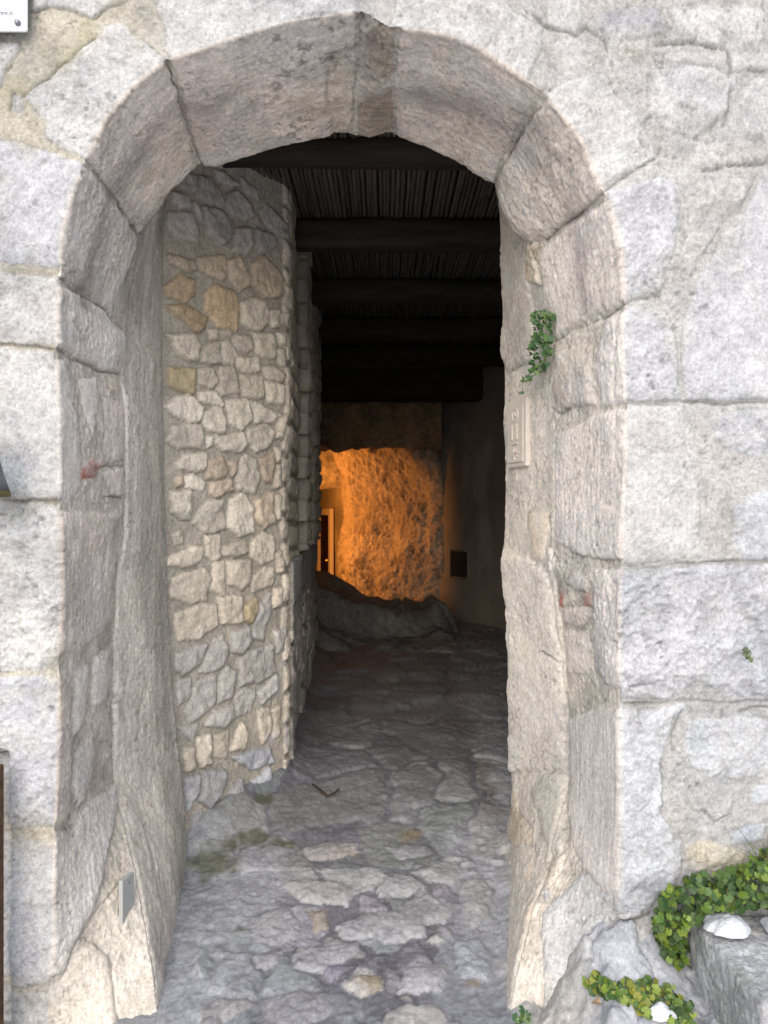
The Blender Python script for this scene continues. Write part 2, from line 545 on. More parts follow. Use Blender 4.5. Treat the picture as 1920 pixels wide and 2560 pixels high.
fac('B', [(960, 838), (1060, 795), (1200, 765), (1260, 800), (1280, 900), (1270, 1000), (1240, 1106), (1220, 1196), (1190, 1266), (1060, 1301), (1044, 1288), (1046, 1200), (1036, 1106), (1020, 1000), (990, 905)], WB, .013, 1, b6)
rev('B', [(958, 838), (990, 905), (1022, 1000), (1038, 1106), (1044, 1286), (965, 1340), (860, 1395), (745, 1462), (695, 1306), (680, 1180), (665, 1095), (712, 1052), (787, 987), (867, 932)], RW, .018, 1, b6)
b7 = block('jamb_block')
fac('C', [(-60, 65), (110, 80), (240, 88), (242, 200), (240, 368), (150, 378), (-60, 375)], WH, .010, 1, b7)
rev('C', [(258, 92), (310, 150), (430, 218), (480, 282), (540, 335), (535, 430), (512, 505), (440, 495), (370, 460), (290, 412), (238, 385), (240, 200)], RB, .020, 1.2, b7)
b8 = block('jamb_block')
fac('C', [(-60, 395), (120, 400), (240, 425), (245, 600), (250, 800), (252, 900), (255, 1045), (120, 1056), (-60, 1060)], WH, .010, 1.1, b8)
rev('C', [(243, 430), (285, 448), (300, 560), (330, 680), (345, 800), (345, 1000), (300, 1058), (255, 1048), (248, 800)], RB, .012, 1, b8)
b9 = block('jamb_block')
fac('E', [(-60, -28), (130, -36), (252, -30), (262, 150), (250, 300), (250, 580), (215, 680), (-60, 690)], WH, .012, 1.5, b9)
rev('E', [(258, -20), (380, -5), (515, 10), (480, 160), (490, 250), (478, 465), (430, 522), (335, 600), (275, 640), (250, 645), (255, 300)], RV, .014, 1, b9)
b10 = block('jamb_block')
fac('E', [(-60, 710), (215, 700), (245, 740), (245, 900), (238, 1106), (235, 1250), (225, 1370), (40, 1378), (-60, 1380)], WB, .010, 1.4, b10)
rev('E', [(245, 662), (300, 690), (308, 900), (314, 1150), (300, 1330), (250, 1390), (230, 1380), (236, 1250), (240, 1000)], RV, .010, .8, b10)
b11 = block('jamb_block')
fac('G', [(-60, 300), (215, 330), (228, 500), (225, 700), (220, 900), (90, 945), (-60, 950)], WB, .010, 1, b11)
rev('G', [(245, 300), (310, 255), (380, 140), (470, 85), (510, 55), (492, 250), (452, 450), (412, 600), (332, 750), (272, 900), (224, 890), (228, 500)], RB, .016, .9, b11)
b12 = block('jamb_block')
fac('G', [(-60, 985), (120, 962), (220, 960), (218, 1100), (215, 1300), (-60, 1300)], BE, .012, 1.2, b12)
rev('G', [(300, 825), (400, 760), (470, 830), (492, 1000), (512, 1120), (500, 1400), (216, 1400), (220, 960), (262, 940)], (.66, .60, .52), .014, 1.3, b12)
b13 = block('jamb_block')
fac('D', [(1050, 222), (1150, 215), (1230, 262), (1258, 340), (1272, 440), (1272, 618), (1060, 630), (1046, 540), (1041, 400)], WB, .012, 1.1, b13)
rev('D', [(965, 258), (1041, 225), (1044, 635), (935, 655), (920, 480), (930, 370)], RB, .012, 1, b13)
b14 = block('jamb_block')
fac('D', [(1045, 645), (1150, 640), (1290, 650), (1325, 740), (1350, 850), (1370, 920), (1362, 1106), (1350, 1200), (1385, 1290), (1260, 1315), (1050, 1330), (1037, 1200), (1045, 1000), (1045, 800)], WH, .012, .9, b14)
rev('D', [(745, 775), (860, 712), (950, 672), (1043, 660), (1042, 1000), (1033, 1308), (930, 1312), (830, 1288), (745, 1240), (740, 1000)], RB, .014, 1.2, b14)
b15 = block('jamb_block')
fac('F', [(1030, 245), (1200, 250), (1400, 230), (1560, 230), (1760, 210), (1760, 790), (1560, 808), (1450, 778), (1390, 745), (1340, 735), (1290, 790), (1200, 813), (1030, 815), (1020, 700), (1021, 580), (1025, 450), (1028, 330)], WB, .018, 1.9, b15)
rev('F', [(920, 245), (1028, 240), (1023, 600), (1018, 775), (960, 752), (910, 680), (905, 400)], RB, .012, 1.1, b15)
b16 = block('jamb_block')
fac('F', [(1024, 838), (1200, 842), (1290, 822), (1305, 850), (1240, 900), (1215, 1000), (1195, 1106), (1190, 1300), (1235, 1376), (1275, 1440), (1285, 1530), (1255, 1606), (1190, 1656), (1150, 1720), (1030, 1755), (1008, 1740), (1022, 1500), (1022, 1250), (1021, 1000)], (.61, .625, .65), .014, 1.3, b16)
rev('F', [(800, 895), (950, 828), (1019, 875), (1022, 1200), (1020, 1500), (1006, 1748), (950, 1640), (880, 1560), (805, 1420), (797, 1200)], RB, .016, .8, b16)
b17 = block('base_boulder', 'rounded rough boulder at the foot of the right jamb')
fac('H', [(700, 690), (760, 570), (880, 470), (960, 580), (1010, 668), (1150, 690), (1200, 770), (1225, 860), (1200, 1000), (1100, 1400), (500, 1400), (640, 900)], (.56, .555, .54), .016, 2.0, b17)
rev('H', [(690, 640), (760, 555), (870, 455), (920, 500), (985, 620), (1000, 700), (1000, 900), (1000, 1400), (700, 1400), (690, 900), (680, 720)], (.56, .555, .54), .016, 2.0, b17)
# stones only of the facade
fac('A', [(140, -60), (470, -60), (480, 20), (400, 70), (330, 55), (260, 35), (140, 38)], WH, .012)
fac('A', [(40, 420), (60, 400), (95, 415), (105, 450), (90, 495), (60, 490), (38, 460)], BE, .012)
fac('A', [(-60, 165), (85, 185), (80, 230), (30, 290), (10, 370), (-60, 380)], WH, .010)
fac('B', [(690, -60), (862, -60), (850, 80), (830, 150), (760, 130), (700, 105)], WH, .012)
fac('B', [(880, 110), (910, 60), (1000, 25), (1090, 10), (1180, 35), (1215, 80), (1240, 130), (1110, 175), (1010, 180), (950, 160)], GY, .014, 1.3)
fac('B', [(1160, 300), (1300, 290), (1430, 300), (1490, 340), (1500, 400), (1480, 470), (1420, 540), (1310, 600), (1230, 560), (1160, 500), (1140, 420)], WH, .016, 1.6)
fac('B', [(1560, 380), (1600, 330), (1720, 310), (1720, 600), (1560, 590), (1490, 580), (1470, 520), (1500, 460)], WH, .014, 1.4)
fac('B', [(1160, 230), (1300, 215), (1420, 225), (1490, 245), (1470, 290), (1330, 280), (1180, 265)], PK, .008)
fac('B', [(1500, 240), (1560, 225), (1720, 235), (1720, 300), (1510, 310)], WH, .010)
fac('B', [(1020, 190), (1120, 185), (1160, 220), (1100, 255), (1020, 240)], YE, .006)
fac('B', [(1270, 610), (1400, 610), (1560, 600), (1720, 620), (1720, 700), (1480, 720), (1380, 740), (1290, 690)], BE, .012, 1.3)
fac('B', [(1225, 40), (1300, 20), (1440, 20), (1640, 50), (1640, 180), (1480, 210), (1300, 180), (1245, 110)], WH, .010, 1.6)
fac('B', [(1300, -60), (1640, -60), (1640, 20), (1400, 0)], BE, .010, 1.3)
fac('B', [(700, 180), (800, 160), (930, 180), (960, 240), (900, 290), (770, 330), (700, 300)], PK, .006, 1.2)
fac('D', [(1285, 310), (1330, 170), (1400, 30), (1440, -50), (1560, -210), (1640, -370), (1760, -380), (1760, 620), (1300, 623), (1288, 500), (1284, 400)], WB, .014, 1.4)
fac('B', [(1290, 850), (1400, 780), (1560, 770), (1620, 740), (1560, 860), (1440, 1000), (1330, 1180), (1250, 1230), (1285, 1060)], BE, .008, 1.7)
fac('D', [(1420, 720), (1450, 680), (1560, 665), (1760, 660), (1760, 850), (1560, 865), (1480, 830), (1430, 790)], (.49, .50, .525), .012, 1.4)
fac('D', [(1500, 1100), (1560, 1040), (1659, 1010), (1760, 1010), (1760, 1310), (1560, 1310), (1500, 1220)], (.52, .535, .565), .012, 1.3)
fac('F', [(1310, 900), (1400, 890), (1520, 880), (1640, 900), (1760, 920), (1760, 1100), (1600, 1150), (1450, 1160), (1330, 1100), (1290, 1000)], (.56, .57, .58), .012, 1.8)
fac('H', [(1300, 100), (1400, 90), (1510, 130), (1500, 190), (1430, 230), (1370, 200), (1310, 150)], BE, .012, 1.5)
fac('H', [(1500, 270), (1560, 240), (1650, 235), (1640, 310), (1560, 340), (1500, 320)], (.50, .53, .58), .010)
fac('H', [(1580, 90), (1640, 70), (1740, 80), (1740, 150), (1600, 150)], (.50, .53, .58), .010)
fac('H', [(1290, 330), (1380, 300), (1480, 330), (1570, 380), (1580, 430), (1420, 450), (1300, 440)], (.62, .57, .46), .010, 1.4)
fac('H', [(1600, 380), (1760, 330), (1760, 520), (1620, 500)], BE, .012)
# small stones only of the reveal
rev('C', [(340, 530), (420, 520), (430, 600), (410, 740), (390, 820), (360, 680)], RW, .014)
rev('C', [(440, 600), (540, 640), (545, 880), (450, 900), (440, 760)], RV, .008)
rev('C', [(338, 920), (390, 880), (432, 890), (418, 955), (345, 968)], RED, .014)
rev('C', [(430, 930), (540, 910), (545, 1040), (470, 1040)], RV, .010)
rev('C', [(450, 540), (500, 530), (515, 590), (470, 590)], RY, .010)
rev('E', [(320, 680), (380, 650), (382, 800), (360, 950), (320, 970), (315, 800)], RB, .018)
rev('E', [(395, 620), (470, 575), (480, 700), (470, 800), (400, 880), (390, 750)], RB, .020)
rev('E', [(330, 1040), (400, 930), (412, 1040), (395, 1150), (370, 1240), (330, 1290), (315, 1180)], RW, .018)
rev('E', [(420, 870), (480, 830), (485, 980), (430, 1000)], RD, .006)
rev('A', [(1425, 240), (1535, 215), (1530, 400), (1515, 570), (1450, 590), (1415, 400)], RY, .004, 1.6)
rev('A', [(1580, 150), (1690, 135), (1695, 400), (1710, 590), (1600, 590), (1540, 580), (1550, 400)], (.42, .36, .29), .004, 2.0)
# right reveal
rev('D', [(745, 410), (890, 385), (912, 640), (800, 655), (745, 668), (732, 560)], RD, .012, 1.6)
rev('F', [(785, 270), (820, 250), (890, 275), (885, 350), (790, 320)], RB, .014)
rev('F', [(752, 325), (784, 330), (782, 415), (756, 405)], RED, .006)
rev('F', [(855, 348), (906, 335), (910, 412), (858, 408)], RED, .008)
rev('F', [(790, 330), (850, 370), (820, 410), (780, 400)], RY, .010)
rev('F', [(790, 420), (880, 400), (905, 450), (850, 500), (770, 470)], RV, .012)
rev('F', [(765, 500), (890, 510), (900, 650), (890, 700), (800, 690)], RW, .008)
rev('F', [(525, 185), (590, 188), (700, 240), (735, 330), (745, 480), (780, 620), (788, 800), (788, 1120), (530, 1120), (530, 700), (520, 450), (500, 240)], (.68, .63, .565), .020, 1.4)
rev('F', [(705, 160), (748, 165), (742, 260), (712, 255)], RW, .010)
rev('F', [(620, 0), (720, 0), (705, 140), (690, 215), (640, 210)], RY, .010)
rev('H', [(640, 100), (700, 20), (790, 10), (792, 300), (780, 370), (710, 370), (680, 260)], (.56, .53, .47), .020, 1.4)
rev('H', [(590, 360), (650, 340), (660, 420), (640, 490), (585, 470)], RY, .014)
rev('H', [(690, 490), (740, 390), (795, 370), (775, 460), (720, 525)], RY, .016)
rev('H', [(665, 540), (700, 515), (740, 550), (710, 590)], (.36, .36, .38), .012)
rev('H', [(610, 600), (650, 560), (690, 590), (660, 660), (600, 680)], RY, .010)
rev('H', [(540, 290), (560, 60), (600, 200), (650, 260), (645, 330), (570, 345)], (.52, .44, .34), .016, 1.3)
rev('D', [(490, -320), (600, -150), (625, -60), (630, 100), (640, 300), (640, 450), (532, 500), (485, 370), (490, 100)], (.56, .51, .45), .016, 1.0)
rev('D', [(612, -58), (690, -48), (672, 30), (686, 132), (622, 105)], (.58, .49, .33), .012, 1.4)

# polygons that reach the outer edge are carried past it so that the stone turns the corner whole
acx, acy = 960 + AC[0] / (K * D0), 1280 - (AC[1] - CAMZ) / (K * D0)
c0x, c0y, _ = w2px(C0)
def carry(p, sign):
    p = p.copy()
    for k in range(len(p)):
        dd = np.hypot(c0x - p[k, 0], c0y - p[k, 1]).min()
        if dd < 13:
            v = np.array([p[k, 0] - acx, min(p[k, 1] - acy, 0)])
            v /= np.linalg.norm(v)
            p[k] += sign * 70 * v
    return p
FACP = [carry(f[0], -1) for f in FAC]
REVP = [carry(f[0], +1) for f in REV]

# ------------------------------------------------------------------ displace the grid
LAPE = np.concatenate([s_f, np.zeros(nA + nB + nC)])                     # facade distance to edge
warp = 5.0
wx = gx + (warp * fbm(G, 24, 4, 1) + 3 * fbm(G, 5, 2, 0)) * 2.3 / gd
wy = gy + (warp * fbm(G, 24, 4, 2) + 3 * fbm(G, 5, 2, 1)) * 2.3 / gd
SID = np.full((NT, NS), -1, int)
SDP = np.full((NT, NS), -40.0)
fz = slice(0, nF)
rz = slice(nF, nF + nA + nB)
SID[:, fz], SDP[:, fz] = stones(wx[:, fz], wy[:, fz], FACP)
SID[:, rz], SDP[:, rz] = stones(wx[:, rz], wy[:, rz], REVP)
SDm = SDP * K * gd
tintF = np.array([f[1] for f in FAC] + [(.485, .478, .46)])
bulgeF = np.array([f[2] for f in FAC] + [0.0]); roF = np.array([f[3] for f in FAC] + [1.3]); bkF = np.array([f[4] for f in FAC] + [-1])
tintR = np.array([f[1] for f in REV] + [(.61, .56, .49)])
bulgeR = np.array([f[2] for f in REV] + [0.0]); roR = np.array([f[3] for f in REV] + [1.3]); bkR = np.array([f[4] for f in REV] + [-1])
tint = np.zeros((NT, NS, 3)); bul = np.zeros((NT, NS)); rou = np.ones((NT, NS)); BK = np.full((NT, NS), -1)
tint[:, fz] = tintF[SID[:, fz]]; bul[:, fz] = bulgeF[SID[:, fz]]; rou[:, fz] = roF[SID[:, fz]]; BK[:, fz] = bkF[SID[:, fz]]
tint[:, rz] = tintR[SID[:, rz]]; bul[:, rz] = bulgeR[SID[:, rz]]; rou[:, rz] = roR[SID[:, rz]]; BK[:, rz] = bkR[SID[:, rz]]
tint[:, nF + nA + nB:] = (.3, .27, .23)

# outside the picture the wall goes on as random rubble
offp = (gx < -25) | (gx > 1960) | (gy < -25) | (gy > 2700)
offp[:, nF:] = False
vp = np.stack([RNG.uniform(-6, 6, 900), RNG.uniform(-0.6, 8, 900)], -1)
vi, vb = voronoi(G[:, fz, 0] + 0.03 * fbm(G[:, fz], 8, 2), G[:, fz, 2] * 1.3 + 0.03 * fbm(G[:, fz], 8, 2, 1), vp)
vt = np.array([WH, WB, BE, WH, GY, PK])[RNG.integers(0, 6, 900)]
om = offp[:, fz] & (SID[:, fz] < 0)
inn = vb > 0.02
tint[:, fz][om & inn] = vt[vi][om & inn]
bul[:, fz][om & inn] = 0.014
SDm[:, fz][om] = (vb - 0.02)[om]

# plaster inside the reveal
inPl = np.zeros((NT, NS), bool)
inPl[:, nF + nA:nF + nA + nB] = True
plast = inPl & (SID < 0)
leftside = G[..., 0] < -0.3
tint[plast] = (.69, .635, .565)
tint[plast & ~leftside] = (.62, .575, .51)
rou[plast] = 0.7

soft = SDm + 0.004 * fbm(G, 55, 2, 0)
wst = ss(-0.004, 0.008, soft)
smear = ss(0.0, 0.45, fbm(G, 8, 4, 1)) * np.exp(-np.maximum(SDm, 0) / 0.035) * (SDm > 0)
wst = wst * (1 - 0.75 * smear)
mort = np.zeros((NT, NS, 3)); mort[:, fz] = tintF[-1]; mort[:, rz] = tintR[-1]; mort[:, nF + nA + nB:] = tint[:, nF + nA + nB:]
mort[:, fz] = mort[:, fz] * (1 - ss(-0.3, -0.9, G[:, fz, 0])[..., None]) + np.array([.50, .465, .39]) * ss(-0.3, -0.9, G[:, fz, 0])[..., None]
mort = np.where(plast[..., None], tint, mort)
tint = mort * (1 - wst[..., None]) + tint * wst[..., None]
prof = np.where(SDm > 0, 1 - np.exp(-np.maximum(SDm, 0) / 0.010), -0.5 * (1 - np.exp(np.minimum(SDm, 0) / 0.008)))
flat = np.where((np.arange(NS) < nF)[None] & (bul < 0.04), 0.55, 0.8)
h = np.where(SDm > 0, bul * prof * flat, 0.004 * prof)
big = fbm(G, 3.2, 3, 0)
mid = fbm(G, 15, 4, 1)
fin = fbm(G, 75, 3, 2)
rid_ = ridge(G, (9, 9, 14), 4, 2) - 0.62
rsm = np.random.default_rng(21)
fkF, fkR = rsm.uniform(0.55, 1.5, len(FAC) + 1), rsm.uniform(0.35, 1.0, len(REV) + 1)
own = np.ones((NT, NS)); own[:, fz] = fkF[SID[:, fz]]; own[:, rz] = fkR[SID[:, rz]]
rou = rou * own
h += rou * (0.0055 * big + 0.0032 * mid + 0.0023 * fin + 0.0065 * rid_)
# pits and tooling
pit = ss(0.70, 0.80, vn(G, 46, 1) * 0.55 + vn(G, 95, 2) * 0.45) * ss(0.35, 0.65, vn(G, 5, 0))
h -= 0.005 * pit * np.minimum(rou, 1.6)
tl = np.zeros((NT, NS))
tl[:, nF:nF + nA] = fbm(np.stack([np.repeat(tt[:, None], nA, 1) * 0.10, np.repeat(v_a[None] * 0.7, NT, 0), 0 * gx[:, nF:nF + nA]], -1), 48, 4, 1)
h += np.where((BK >= 0) & (BK < b17), 0.0013 * tl, 0.0005 * tl)
tool = fbm(G @ np.array([[.8, 0, -.6], [0, 1, 0], [.6, 0, .8]]).T, (95, 1, 18), 3, 2)
tool[:, nF:] = 0
h += 0.0014 * tool * (SID >= 0)
grain = fbm(G, 140, 3, 1, 0.7)
h += 0.0007 * grain * own
# open cracks, traced
CRF = [T('A', c) for c in ([(128, 42), (260, 36), (330, 55), (400, 72), (470, 30), (540, 0)], [(0, 380), (20, 330), (80, 235), (85, 185)], [(40, 470), (50, 400), (100, 410), (250, 290), (400, 165)])]
CRF += [T('B', c) for c in ([(640, 60), (690, 112), (760, 132), (830, 152), (880, 120), (960, 185), (970, 215)], [(1130, 560), (1140, 510), (1175, 490)], [(1180, 190), (1300, 185), (1480, 212), (1500, 290), (1480, 330)], [(955, 830), (1050, 760), (1180, 675), (1200, 640)],
      [(1380, 742), (1480, 722), (1659, 705)], [(1490, 300), (1659, 300)], [(1460, 540), (1480, 470), (1500, 380)])]
CRF += [T('D', c) for c in ([(1042, 212), (1070, 192), (1150, 180), (1190, 165), (1225, 100)], [(1046, 636), (1150, 634), (1300, 630), (1480, 640), (1659, 636)])]
CRF += [T('C', c) for c in ([(0, 384), (120, 384), (240, 398)], [(0, 1064), (130, 1060), (245, 1062)])]
CRF += [T('F', c) for c in ([(1035, 232), (1200, 236), (1400, 215), (1659, 212)], [(1025, 826), (1200, 826), (1300, 812), (1450, 822), (1659, 820)], [(1060, 748), (1110, 742), (1165, 742)], [(1280, 860), (1240, 960), (1250, 1040)], [(1530, 870), (1590, 850), (1659, 850)])]
CRF += [T('H', c) for c in ([(1000, 662), (1080, 655), (1160, 625)], [(1380, 180), (1430, 240), (1500, 190)])]
CRR = [T('A', c) for c in ([(722, 260), (735, 310), (762, 385), (790, 480), (830, 600), (862, 700), (880, 735)], [(372, 686), (430, 762), (500, 850), (592, 1006)], [(1560, 50), (1555, 200), (1535, 360), (1520, 520)])]
CRR += [T('B', c) for c in ([(680, 465), (625, 530), (565, 630), (525, 700), (472, 795)], [(957, 830), (862, 918), (783, 973), (700, 1042)])]
CRR += [T('C', c) for c in ([(262, 92), (310, 148), (345, 180), (430, 215), (475, 280)], [(240, 388), (290, 428), (370, 468), (440, 500), (515, 508)], [(400, 915), (545, 905)], [(455, 1042), (520, 1042)])]
CRR += [T('D', c) for c in ([(1041, 208), (965, 256), (860, 303), (735, 370)], [(690, 130), (682, 60), (655, 10)], [(530, 508), (580, 485), (650, 450)], [(725, 660), (760, 685), (800, 660)])]
CRR += [T('F', c) for c in ([(715, 20), (722, 150), (760, 240)], [(830, 182), (950, 208), (1020, 215)], [(700, 600), (760, 640), (790, 650)])]
CRR += [T('G', c) for c in ([(540, 480), (440, 590), (390, 680), (330, 760), (290, 850)], [(480, 830), (495, 1000), (515, 1106)])]
def crack(lines, x, y, dd, width):
    o = np.full(x.shape, 9.0)
    for L_ in lines:
        for (xa, ya), (xb, yb) in zip(L_[:-1], L_[1:]):
            m_ = (x > min(xa, xb) - 12) & (x < max(xa, xb) + 12) & (y > min(ya, yb) - 12) & (y < max(ya, yb) + 12)
            if m_.any():
                xx, yy = x[m_], y[m_]
                L2_ = (xb - xa) ** 2 + (yb - ya) ** 2 + 1e-9
                t_ = np.clip(((xx - xa) * (xb - xa) + (yy - ya) * (yb - ya)) / L2_, 0, 1)
                o[m_] = np.minimum(o[m_], np.hypot(xx - xa - t_ * (xb - xa), yy - ya - t_ * (yb - ya)) * K * dd[m_])
    return np.exp(-(o / width) ** 2)
CK = np.zeros((NT, NS))
cwv = 0.25 + 0.9 * vn(G, 12, 2)
CK[:, fz] = crack(CRF, wx[:, fz], wy[:, fz], gd[:, fz], 0.0042)
CK[:, rz] = crack(CRR, wx[:, rz], wy[:, rz], gd[:, rz], 0.0036)
CK *= np.clip(cwv, 0, 1)
h -= 0.009 * CK
# rebate in the wall behind the rusty post
gapm = ss(27, 20, wx + 2 * mid) * ss(1880, 1895, wy) * (np.arange(NS) < nF)
h -= 0.055 * gapm
# thick plaster foot of the left reveal
ft = np.clip(1 - G[..., 2] / 0.55, 0, 1.3) ** 1.6
vfoot = ss(0.25, 0.48, G[..., 1]) * (np.arange(NS) >= nF)
h += 0.012 * ft * vfoot * (G[..., 0] < 0)
# broken arris
e = LAPE.copy()
e_a = np.concatenate([np.full(nF, 9.0), v_a * 0.5, np.full(nB + nC, 9.0)])
ed = np.where(np.arange(NS) < nF, e, e_a)[None]
chip = 0.003 + 0.009 * np.clip(fbm(np.repeat(C0[:, None], 1, 1), 9, 4, 2), -0.3, 1.2) + 0.005 * np.abs(fbm(np.repeat(C0[:, None], 1, 1), 34, 3, 1))
chip = np.clip(chip, 0.003, 0.03)
h -= 0.55 * chip * np.clip(1 - ed / (1.6 * chip), 0, 1) ** 1.6
# stone ends at C1
e1 = np.abs(np.concatenate([np.full(nF, 9.0), (1 - v_a) * 0.5, v_b * 0.46, np.full(nC, 9.0)]))[None]
h -= 0.010 * np.clip(1 - e1 / 0.016, 0, 1) ** 1.5 * (0.6 + 0.8 * vn(G, 30, 1))
# broad undulation of the old plaster, and of the right edge
h += plast * (0.010 * fbm(G, (2, 2, 1.1), 3, 2))
flakes = ss(-0.03, 0.03, fbm(G, (5, 6, 3.6), 5, 1, 0.55)) + ss(-0.02, 0.02, fbm(G, (9, 9, 5), 5, 0, 0.6) - 0.25)
h += plast * 0.0020 * flakes
# inner right edge nibbled
ce = np.concatenate([np.full(nF + nA, 9.0), (1 - v_b) * 0.46, np.zeros(nC)])[None]
nib = 0.012 * np.clip(fbm(G, (4, 4, 7), 4, 0), -0.4, 1)
h += np.where(ce < 0.08, nib * np.clip(1 - ce / 0.08, 0, 1), 0) * (G[..., 0] > 0)
h[:, nF + nA + nB + 1:] = 0
P = G + Nn * h[..., None]

# colour: patchy stone, mortar, stains
shade = 1 + 0.09 * fbm(G, 2.3, 3, 1) + 0.17 * mid * np.minimum(rou, 1.5) + 0.12 * fin + 0.13 * grain
speck = ss(0.62, 0.78, vn(G, 60, 0) * 0.5 + vn(G, 130, 1) * 0.5) * ss(0.3, 0.6, vn(G, 7, 2))
shade *= 1 - 0.38 * speck
scab = ss(0.25, 0.6, fbm(G, 11, 5, 2, 0.62))
shade *= 1 - 0.09 * scab
shade *= 1 - 0.30 * pit
C = tint * shade[..., None]
warm = np.clip(fbm(G, 4.1, 4, 2) * 0.9 + 0.05, 0, 1)[..., None]
C = C * (1 - 0.22 * warm) + C * np.array([.98, .90, .76]) * 0.22 * warm
cool = ss(0.0, 0.6, fbm(G, 3.3, 4, 1))[..., None]
C = C * (1 - 0.45 * cool) + C * np.array([.74, .78, .84]) * 0.45 * cool
wht = ss(0.1, 0.5, fbm(G, 6.5, 5, 0, 0.6))[..., None] * (SID >= 0)[..., None]
C = C * (1 - 0.35 * wht) + np.array([.66, .655, .645]) * 0.35 * wht
# limewash flecks of the base course
fleck = ss(0.30, 0.55, fbm(G, 14, 4, 0)) * ss(0.9, 0.3, G[..., 2]) * (np.arange(NS) < nF)
C = C * (1 - 0.25 * fleck[..., None]) + np.array([.72, .72, .73]) * 0.25 * fleck[..., None]
ar = ss(0.0, 0.05, v_a + 0.015 * fbm(np.repeat(C0[:, None], nA, 1), 9, 3, 1))[..., None]
C[:, nF:nF + nA] *= 0.77 + 0.23 * ar
# soot-brown weathering bands and ochre crusts under the arch
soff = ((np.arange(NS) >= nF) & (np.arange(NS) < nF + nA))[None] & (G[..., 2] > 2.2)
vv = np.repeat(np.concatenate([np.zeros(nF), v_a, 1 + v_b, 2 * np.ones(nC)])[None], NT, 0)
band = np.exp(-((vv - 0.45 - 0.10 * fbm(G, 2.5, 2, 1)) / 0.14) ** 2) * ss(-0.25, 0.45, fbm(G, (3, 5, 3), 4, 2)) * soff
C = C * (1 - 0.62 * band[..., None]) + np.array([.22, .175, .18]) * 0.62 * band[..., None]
oc = ss(0.15, 0.6, fbm(G, (5, 8, 5), 4, 0)) * np.exp(-((vv - 0.72) / 0.2) ** 2) * soff
C = C * (1 - 0.35 * oc[..., None]) + np.array([.50, .40, .26]) * 0.35 * oc[..., None]
spk = ss(0.25, 0.6, fbm(G, (30, 45, 30), 4, 2, 0.65)) * ss(-0.1, 0.4, fbm(G, 5, 2, 0)) * soff * (np.abs(G[..., 0] + 0.1) < 0.35)
C = C * (1 - 0.6 * spk[..., None]) + np.array([.14, .10, .11]) * 0.6 * spk[..., None]
# running streaks on the plaster of the left reveal
st = fbm(np.stack([vv * 0.30, 0 * vv, G[..., 2] * 0.035], -1), 60, 5, 1, 0.62)
stm = plast & leftside
C = np.where(stm[..., None], C * (1 + 0.20 * st[..., None] + 0.30 * fbm(G, (5, 7, 2.2), 4, 2)[..., None]), C)
gr = ss(0.55, 1.0, vv) * 0
wet = ss(-0.1, 0.5, fbm(G, (7, 9, 1.2), 4, 0)) * stm
C = C * (1 - 0.35 * wet[..., None]) + np.array([.40, .41, .375]) * 0.35 * wet[..., None]
gre = ss(1.55, 1.95, vv + 0.15 * fbm(G, (4, 4, 2), 3, 1)) * stm
C = C * (1 - 0.45 * gre[..., None]) + np.array([.25, .255, .215]) * 0.45 * gre[..., None]
flk = ss(0.5, 0.75, fbm(G, (14, 18, 7), 4, 1, 0.65)) * plast
C = C * (1 - 0.5 * flk[..., None]) + np.array([.60, .575, .53]) * 0.5 * flk[..., None]
# yellow-green tinge of the mortar top left
mt = (SID < 0) & (np.arange(NS) < nF)[None]
yg = ss(0.0, 0.6, fbm(G, 9, 3, 2)) * mt * ss(-0.4, -0.9, G[..., 0]) * ss(2.4, 2.8, G[..., 2])
C = C * (1 - 0.4 * yg[..., None]) + np.array([.42, .39, .25]) * 0.4 * yg[..., None]
C[:, fz] *= 0.80
# grime in the open joints
jn = np.exp(-(SDm / 0.0035) ** 2) * ss(0.40, 0.70, vn(G, 11, 0))
C *= 1 - 0.25 * jn[..., None]
C *= 1 - 0.55 * CK[..., None]

F = grid_faces(NT, NS, FLIP)
fk = BK[:-1, :-1].copy()
fzone = col_zone[:-1][None].repeat(NT - 1, 0)
wallmask = (fk < 0) & (fzone == 0)
facade = sub_mesh('stone_wall', P, C, F[wallmask], M_stone)
tag(facade, 'pale limestone rubble wall with beige mortar around the arched doorway', 'wall')
archway = empty('stone_archway', (-0.134, 0.0, 0.0))
tag(archway, 'round stone archway of big dressed blocks framing the dark passage', 'archway')
for k, (nm, lb) in enumerate(BLOCK):
    o = sub_mesh(nm, P, C, F[fk == k], M_stone, archway)
    if lb: o['label'] = lb
jm = (fk < 0) & (fzone == 1)
lab = np.zeros(jm.shape, int); nl = 0
for i0, j0 in zip(*np.nonzero(jm)):
    if lab[i0, j0]: continue
    nl += 1
    st_ = [(i0, j0)]; lab[i0, j0] = nl
    while st_:
        i1, j1 = st_.pop()
        for i2, j2 in ((i1 - 1, j1), (i1 + 1, j1), (i1, j1 - 1), (i1, j1 + 1)):
            if 0 <= i2 < jm.shape[0] and 0 <= j2 < jm.shape[1] and jm[i2, j2] and not lab[i2, j2]:
                lab[i2, j2] = nl; st_.append((i2, j2))
sizes = np.bincount(lab.ravel(), minlength=nl + 1)
bigs = [k for k in range(1, nl + 1) if sizes[k] > 60]
small = jm & ~np.isin(lab, bigs)
for k in bigs: sub_mesh('joint_mortar', P, C, F[lab == k], M_stone, archway)
for k in np.unique(lab[small]): sub_mesh('mortar_crumb', P, C, F[lab == k], M_stone, archway)
sub_mesh('plaster_reveal', P, C, F[(fk < 0) & (fzone >= 2)], M_plaster, archway)

